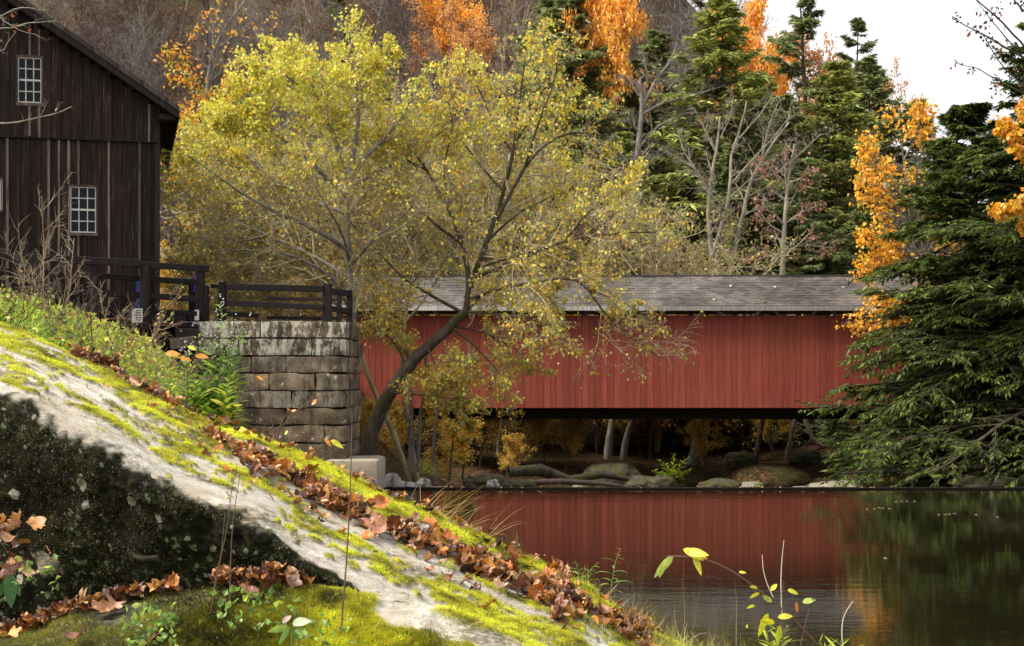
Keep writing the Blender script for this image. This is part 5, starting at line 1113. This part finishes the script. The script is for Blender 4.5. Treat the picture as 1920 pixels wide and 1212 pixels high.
broad('leafy_twig', 'twig with three orange leaves rising left of the green weeds', [(310, 664, 30, 12, OR), (336, 671, 24, 0, OR), (366, 668, 26, 8, OR), (352, 650, 18, -10, YEL)], 6.6, [[(350, 780), (352, 720), (350, 680), (345, 655)], [(350, 690), (330, 672)], [(351, 700), (370, 675)]], r=.0032)
broad('leafy_twig', 'bare red twigs with two yellow leaves in front of the abutment', [(535, 816, 12, 70, YEL), (620, 826, 26, -20, YEL), (608, 822, 18, -40, OR), (585, 760, 18, 60, OR), (546, 772, 12, 30, OR), (482, 706, 14, -20, OR), (545, 770, 9, 140, OR)], 6.3,
      [[(515, 850), (520, 810), (545, 780), (590, 745), (640, 735)], [(518, 830), (510, 790), (500, 760)], [(520, 810), (535, 780), (540, 765)], [(530, 850), (560, 815), (610, 825)], [(512, 850), (505, 810), (495, 795)]], r=.0032)
broad('seedling', 'small pale green seedling with oval leaves at the bottom edge', [(548, 1170, 42, 25, PG), (545, 1178, 44, 175, (.35, .5, .1)), (550, 1176, 26, 60, (.2, .35, .12)), (552, 1182, 34, -5, (.3, .45, .12)), (548, 1182, 22, -50, (.2, .35, .1)), (542, 1180, 26, -130, (.3, .5, .12)), (530, 1168, 26, 50, (.45, .3, .25))], 4.4, [[(548, 1225), (548, 1195), (549, 1172)]], sm_='stem')
broad('fern_leaf', 'dark green fern tip hanging below the left edge leaf cluster', [(20, 1075, 52, -85, (.06, .16, .03)), (22, 1085, 30, -60, (.06, .16, .03)), (16, 1085, 30, -120, (.05, .14, .03))], 4.7, [[(18, 1060), (20, 1110)]], r=.0015, shape=.5)
herb('fern', 'bright yellow green fern between the rocks left of the leaning trunk', [[(1258, 900), (1250, 875), (1236, 862)], [(1260, 900), (1262, 872), (1264, 850)], [(1262, 900), (1275, 872), (1292, 856)], [(1262, 902), (1280, 885), (1298, 878)], [(1256, 902), (1240, 888), (1226, 882)]], 65.5, 26, .42, .26, [(.5, .6, .06), (.4, .5, .05)], r=.012)
herb('fern', 'small green fern at the foot of the saplings beside the white rocks', [[(795, 895), (788, 875), (778, 862)], [(798, 895), (800, 872), (803, 858)], [(800, 896), (812, 880), (820, 872)]], 52, 22, .3, .26, [(.4, .5, .06), (.3, .42, .05)], r=.01)
# small green plants on the lower boulder
mb = MB(); n = 260; x = np.concatenate([g.uniform(230, 330, 110), g.uniform(400, 560, 80), g.uniform(30, 110, 30), g.uniform(560, 660, 40)]); y = np.concatenate([g.uniform(1135, 1212, 110), g.uniform(1110, 1180, 80), g.uniform(1050, 1110, 30), g.uniform(1150, 1212, 40)]); p = PP(x, y, 4.6+0*x-.28*sm(1120, 1212, y))
V, q = leafgeo(p, g.normal(0, 1, (n, 3))+np.array([0, -.3, .6]), .022*(.6+.8*g.random(n)), g, .8); mb.add(V, q, 0, np.repeat(pick([(.2, .35, .06), (.3, .45, .08), (.12, .2, .04), (.4, .5, .08)], [1]*4, n, g), 4, 0)); tag(mb.build('ground_cover', M['leaf']), 'tiny green creeping leaves growing out of the lower mossy boulder', 'ground cover', kind='stuff')

# grass: straw and green blades
def blades(pts, L, rng, lean=.35, w=.002, cols=None, segs=4, bias=(0, 0)):
    n = len(pts); d = np.stack([rng.normal(bias[0], lean, n), rng.normal(bias[1], lean, n), np.ones(n)], -1); LL = L*(.4+.9*rng.random(n)); q = grow(pts, d, LL, segs, .1, -.14, rng); sd = nrm(np.cross(q[:, -1]-q[:, 0], rng.normal(size=(n, 3))))[:, None]
    ww = (w*np.linspace(1, .15, segs+1))[None, :, None]; V = np.stack([q-sd*ww, q+sd*ww], 2).reshape(-1, 3); i = np.arange(n)[:, None, None]*(2*(segs+1))+2*np.arange(segs)[None, :, None]; Q = (i+np.array([0, 1, 3, 2])).reshape(-1, 4)
    cc = pick(cols, [1]*len(cols), n, rng, .2); return V, Q, np.repeat(cc, 2*(segs+1), 0)
STRAW = [(.6, .42, .16), (.5, .33, .12), (.68, .5, .25), (.4, .3, .1)]
GG = [(.35, .45, .05), (.5, .5, .08), (.2, .3, .04)]
mb = MB()
def ledge_pts(x0, x1, n, dy=(0, 14), back=.1):
    x = g.uniform(x0, x1, n); p = on_rock(x, Cf(x)+g.uniform(dy[0], dy[1], n)); p[:, 1] += back*g.random(n); p[:, 2] -= .03; return p
V, Q, c = blades(ledge_pts(1180, 1420, 900, (-6, 40)), .13, g, .45, .0016, STRAW+GG); mb.add(V, Q, 0, c)
V, Q, c = blades(ledge_pts(1240, 1340, 350, (-6, 40)), .1, g, .4, .0018, GG); mb.add(V, Q, 0, c)
V, Q, c = blades(ledge_pts(740, 900, 60), .2, g, .3, .0013, STRAW, bias=(.9, 0)); mb.add(V, Q, 0, c)
V, Q, c = blades(ledge_pts(1060, 1200, 260, (-4, 25)), .1, g, .5, .0013, STRAW+GG); mb.add(V, Q, 0, c)
V, Q, c = blades(ledge_pts(340, 1060, 500, (0, 40)), .035, g, .5, .001, STRAW+GG); mb.add(V, Q, 0, c)
x = g.uniform(700, 900, 240); V, Q, c = blades(PP(x, g.uniform(1170, 1225, 240), 4.62), .05, g, .8, .0009, STRAW+GG); mb.add(V, Q, 0, c)
x = np.array([1285, 1290, 1262, 1350, 1380]); V, Q, c = blades(PP(x, 1225+0*x, 5.6), .38, g, .18, .0014, STRAW, bias=(.1, 0)); mb.add(V, Q, 0, c)
tag(mb.build('grass', M['leaf']), 'dry straw coloured and green grass along the ledge by the water', 'grass', kind='stuff')

# left bank behind the ledge: undergrowth, grass and bare shrubs
g = np.random.default_rng(808)
def bank_pts(px0, px1, D0, D1, n):
    px = g.uniform(px0, px1, n); D = g.uniform(D0, D1, n); X = (px-CX)/F*D; return np.stack([X, D, ground(X, D)+0*D], -1)
tag(MB().add(*(lambda V, Fc: (V*(1+fbm(V, 1.3, 4, 5)*.18)[:, None]*np.array([2.9, 6.0, 1.6]), Fc))(*ICO4)).build('bank_mound', M['ground'], smooth=True, loc=(-5.6, 14, 1.75)), 'low earth mound behind the ledge carrying the bare shrubs', 'mound')
def mz(X, Y): # approximate top of that mound
    r = ((X+5.6)/2.9)**2+((Y-14)/6.0)**2; return np.where(r < .95, 1.75+1.6*np.sqrt(np.maximum(0, 1-r)), ground(X, Y))
def mpts(px0, px1, D0, D1, n):
    px = g.uniform(px0, px1, n); D = g.uniform(D0, D1, n); X = (px-CX)/F*D; return np.stack([X, D, np.maximum(mz(X, D), ground(X, D))-.05], -1)
mb = MB()
V, Q, c = blades(mpts(-60, 150, 9.8, 20, 5200), .55, g, .35, .009, [(.25, .45, .03), (.4, .55, .05), (.18, .3, .03)]); mb.add(V, Q, 0, c)
V, Q, c = blades(mpts(100, 330, 9.8, 20, 5200), .45, g, .4, .007, [(.16, .25, .03), (.3, .34, .06), (.35, .25, .1)]); mb.add(V, Q, 0, c)
V, Q, c = blades(mpts(-60, 350, 9, 24, 1500), .6, g, .5, .005, [(.3, .2, .1), (.22, .14, .08)]); mb.add(V, Q, 0, c)
p = mpts(-60, 330, 9.8, 18, 9000)+np.stack([0*np.arange(9000), 0*np.arange(9000), g.uniform(.05, .62, 9000)], -1); V, q = leafgeo(p, g.normal(size=(9000, 3)), .06, g, .6); mb.add(V, q, 0, np.repeat(pick([(.3, .42, .05), (.45, .5, .06), (.35, .2, .06), (.6, .55, .07)], [3, 3, 2, 2], 9000, g), 4, 0))
tag(mb.build('undergrowth', M['leaf']), 'green weeds and grass on the bank below the mill', 'undergrowth', kind='stuff')
def shrub(px, D, h, sd, label, nst=7, col='bark_brown', leafn=0, bx=.35):
    gg = np.random.default_rng(sd); h = h*.66; st = np.zeros((nst, 3)); st[:, :2] = gg.normal(0, .08, (nst, 2)); d = np.concatenate([gg.normal(0, bx, (nst, 2)), np.ones((nst, 1))], 1)
    A = grow(st, d, h*(.6+.5*gg.random(nst)), 8, .12, .03, gg); RA = np.linspace(1, .25, 9)[None]*h*.0065*np.ones((nst, 1)); a = MB(); V, q = tubes(A, RA, 5); a.add(V, q)
    B, RB = spawn(A, RA, 10, .1, 1, 45, .45, 5, .14, .05, gg, .6, .0036); V, q = tubes(B, RB, 4); b = MB(); b.add(V, q); Cc, RC = spawn(B, RB, 8, .1, 1, 45, .55, 3, .18, .03, gg, .7, .0026); V, q = tubes(Cc, RC, 3); b.add(V, q)
    X = (px-CX)/F*D; z = float(max(mz(np.array([X]), np.array([D]))[0], gz(X, D)))-.1; o = empty('bare_shrub', (X, D, z), label=label, cat='shrub'); a.build('stems', M[col], o, True); b.build('twigs', M[col], o, True)
    if leafn:
        t = gg.random((len(Cc), max(1, leafn//len(Cc)+1))); p, tn = at(Cc, t); p = p.reshape(-1, 3)[:leafn*3]; p = p[gg.permutation(len(p))[:leafn]]; V, q = leafgeo(p, gg.normal(size=(len(p), 3))-np.array([0, 0, .5]), .05, gg); MB().add(V, q, 0, np.repeat(pick([(.5, .4, .08), (.4, .2, .08), (.3, .35, .06)], [1, 1, 1], len(p), gg), 4, 0)).build('crown', M['leaf'], o)
    return o
SH = [(90, 15, 2.5, 'tallest bare shrub in front of the mill between the two windows', 'bark_tan', 10), (150, 13, 1.5, 'tangled brown bare shrub below the lower mill window', 'bark_brown', 60), (30, 14, 1.4, 'bare brown shrub at the left edge above the green grass', 'bark_brown', 60),
 (215, 16, 1.6, 'tan twigged bare shrub in front of the four rail fence', 'bark_tan', 60), (250, 12.5, .8, 'low twiggy shrub at the crest beside the grey boulder', 'bark_tan', 260), (175, 11.5, .9, 'low brushy shrub right behind the mossy crest', 'bark_brown', 260), (110, 11, 1.0, 'rust brown dry weed clump near the left crest', 'bark_tan', 120),
 (300, 15, .9, 'sparse low shrub before the sluice timbers', 'bark_grey', 160), (-20, 12, 1.3, 'dark twiggy shrub cut by the left edge', 'bark_dark', 60), (60, 18, 1.8, 'dense tan thicket shrub behind the left grass', 'bark_tan', 60), (130, 19, 1.9, 'brown thicket shrub right of the dense tan one', 'bark_brown', 60), (190, 20, 1.7, 'wide brown shrub hiding the lower fence rails', 'bark_tan', 80), (240, 18, 1.2, 'small tan shrub under the fence corner', 'bark_tan', 80), (0, 20, 1.9, 'wide tan shrub behind the left edge shrubs', 'bark_brown', 60), (330, 12, .7, 'low green brown shrub left of the blossoming weed', 'bark_brown', 400), (215, 10, .6, 'small bushy tuft on the crest left of the grey boulder', 'bark_tan', 500)]
for k, (px, D, h, lb, bk, lf) in enumerate(SH): shrub(px, D, h, 400+k, lb, 5 if D > 13 else 6, bk, lf, .3 if h > 1.2 else .5)
def dcrest(k):
    x = -3.6+25*g.random()**1.3; return np.array([x, 42.62+g.normal(0, .05), .05])
drift('bits of dead leaves caught along the crest of the dam', dcrest, 90, (.05, .14), .3, .005)
# floating leaves on the pool
lf0 = None
for k, (px, py) in enumerate([(1655, 954), (1668, 955), (1640, 955), (1625, 956), (1700, 941), (1690, 941), (1760, 966), (1772, 966), (1790, 964), (1830, 966), (1660, 1048), (1715, 941), (1870, 971), (1680, 942), (1648, 953), (1780, 965), (1010, 922), (950, 924)]):
    D = F*3/(py-HY); X = (px-CX)/F*D
    if lf0 is None:
        V, f, q = protoL[12]; lf0 = MB().add(V*.11*np.array([1, 1, .25]), [f, q], 0, (.75, .6, .45)).build('floating_leaf', M['litter']); tag(lf0, 'tiny pale leaf floating on the dark pool', 'leaf', 'leaves floating on the pool'); o = lf0
    else: o = lf0.copy(); C.objects.link(o)
    o.location = (X, D, .012); o.rotation_euler = (0, 0, g.random()*6)
# ================================================================ camera, light
cam = bpy.data.cameras.new('camera'); co = bpy.data.objects.new('camera', cam); C.objects.link(co); bpy.context.scene.camera = co
co.location = (0, 0, CZ); co.rotation_euler = (math.radians(90), 0, 0); cam.lens = 54; cam.sensor_width = 36; cam.shift_y = 109/1920; cam.clip_end = 3000; cam.clip_start = .1; cam.dof.use_dof = True; cam.dof.focus_distance = 9; cam.dof.aperture_fstop = 14
SE, SR = math.radians(50), math.radians(-108)
wd = bpy.data.worlds.new('World'); bpy.context.scene.world = wd; wd.use_nodes = True; nt = wd.node_tree; bg = nt.nodes['Background']
sk = N(nt, 'ShaderNodeTexSky', sky_type='NISHITA', sun_disc=False, sun_elevation=SE, sun_rotation=SR)
n = noise_(nt, coord(nt, (1, 1, 3), 'Generated'), 2.5, 5)
cl = ramp(nt, n, [(.3, (.93, .95, 1.)), (.7, (1., 1., 1.))])
cl = mix(nt, 1.0, cl, (9.5, 9.5, 9.5), 'MULTIPLY')
nt.links.new(mix(nt, .88, sk.outputs[0], cl), bg.inputs['Color']); bg.inputs['Strength'].default_value = .09
sun = bpy.data.lights.new('sun', 'SUN'); so = bpy.data.objects.new('sun', sun); C.objects.link(so); sun.energy = 4.0; sun.angle = math.radians(28); sun.color = (1, .93, .82)
# sun direction: from sky azimuth SR (0 = +Y, clockwise positive), elevation SE
dx, dy, dz = math.sin(SR)*math.cos(SE), math.cos(SR)*math.cos(SE), math.sin(SE)
from mathutils import Vector
so.rotation_euler = Vector((dx, dy, dz)).to_track_quat('Z', 'Y').to_euler()
sc = bpy.context.scene; sc.view_settings.view_transform = 'Standard'; sc.view_settings.look = 'None'; sc.view_settings.exposure = .65; sc.view_settings.gamma = 1
sc.render.engine = 'CYCLES'; sc.cycles.use_denoising = True; sc.cycles.max_bounces = 6; sc.cycles.transparent_max_bounces = 4; sc.cycles.diffuse_bounces = 3
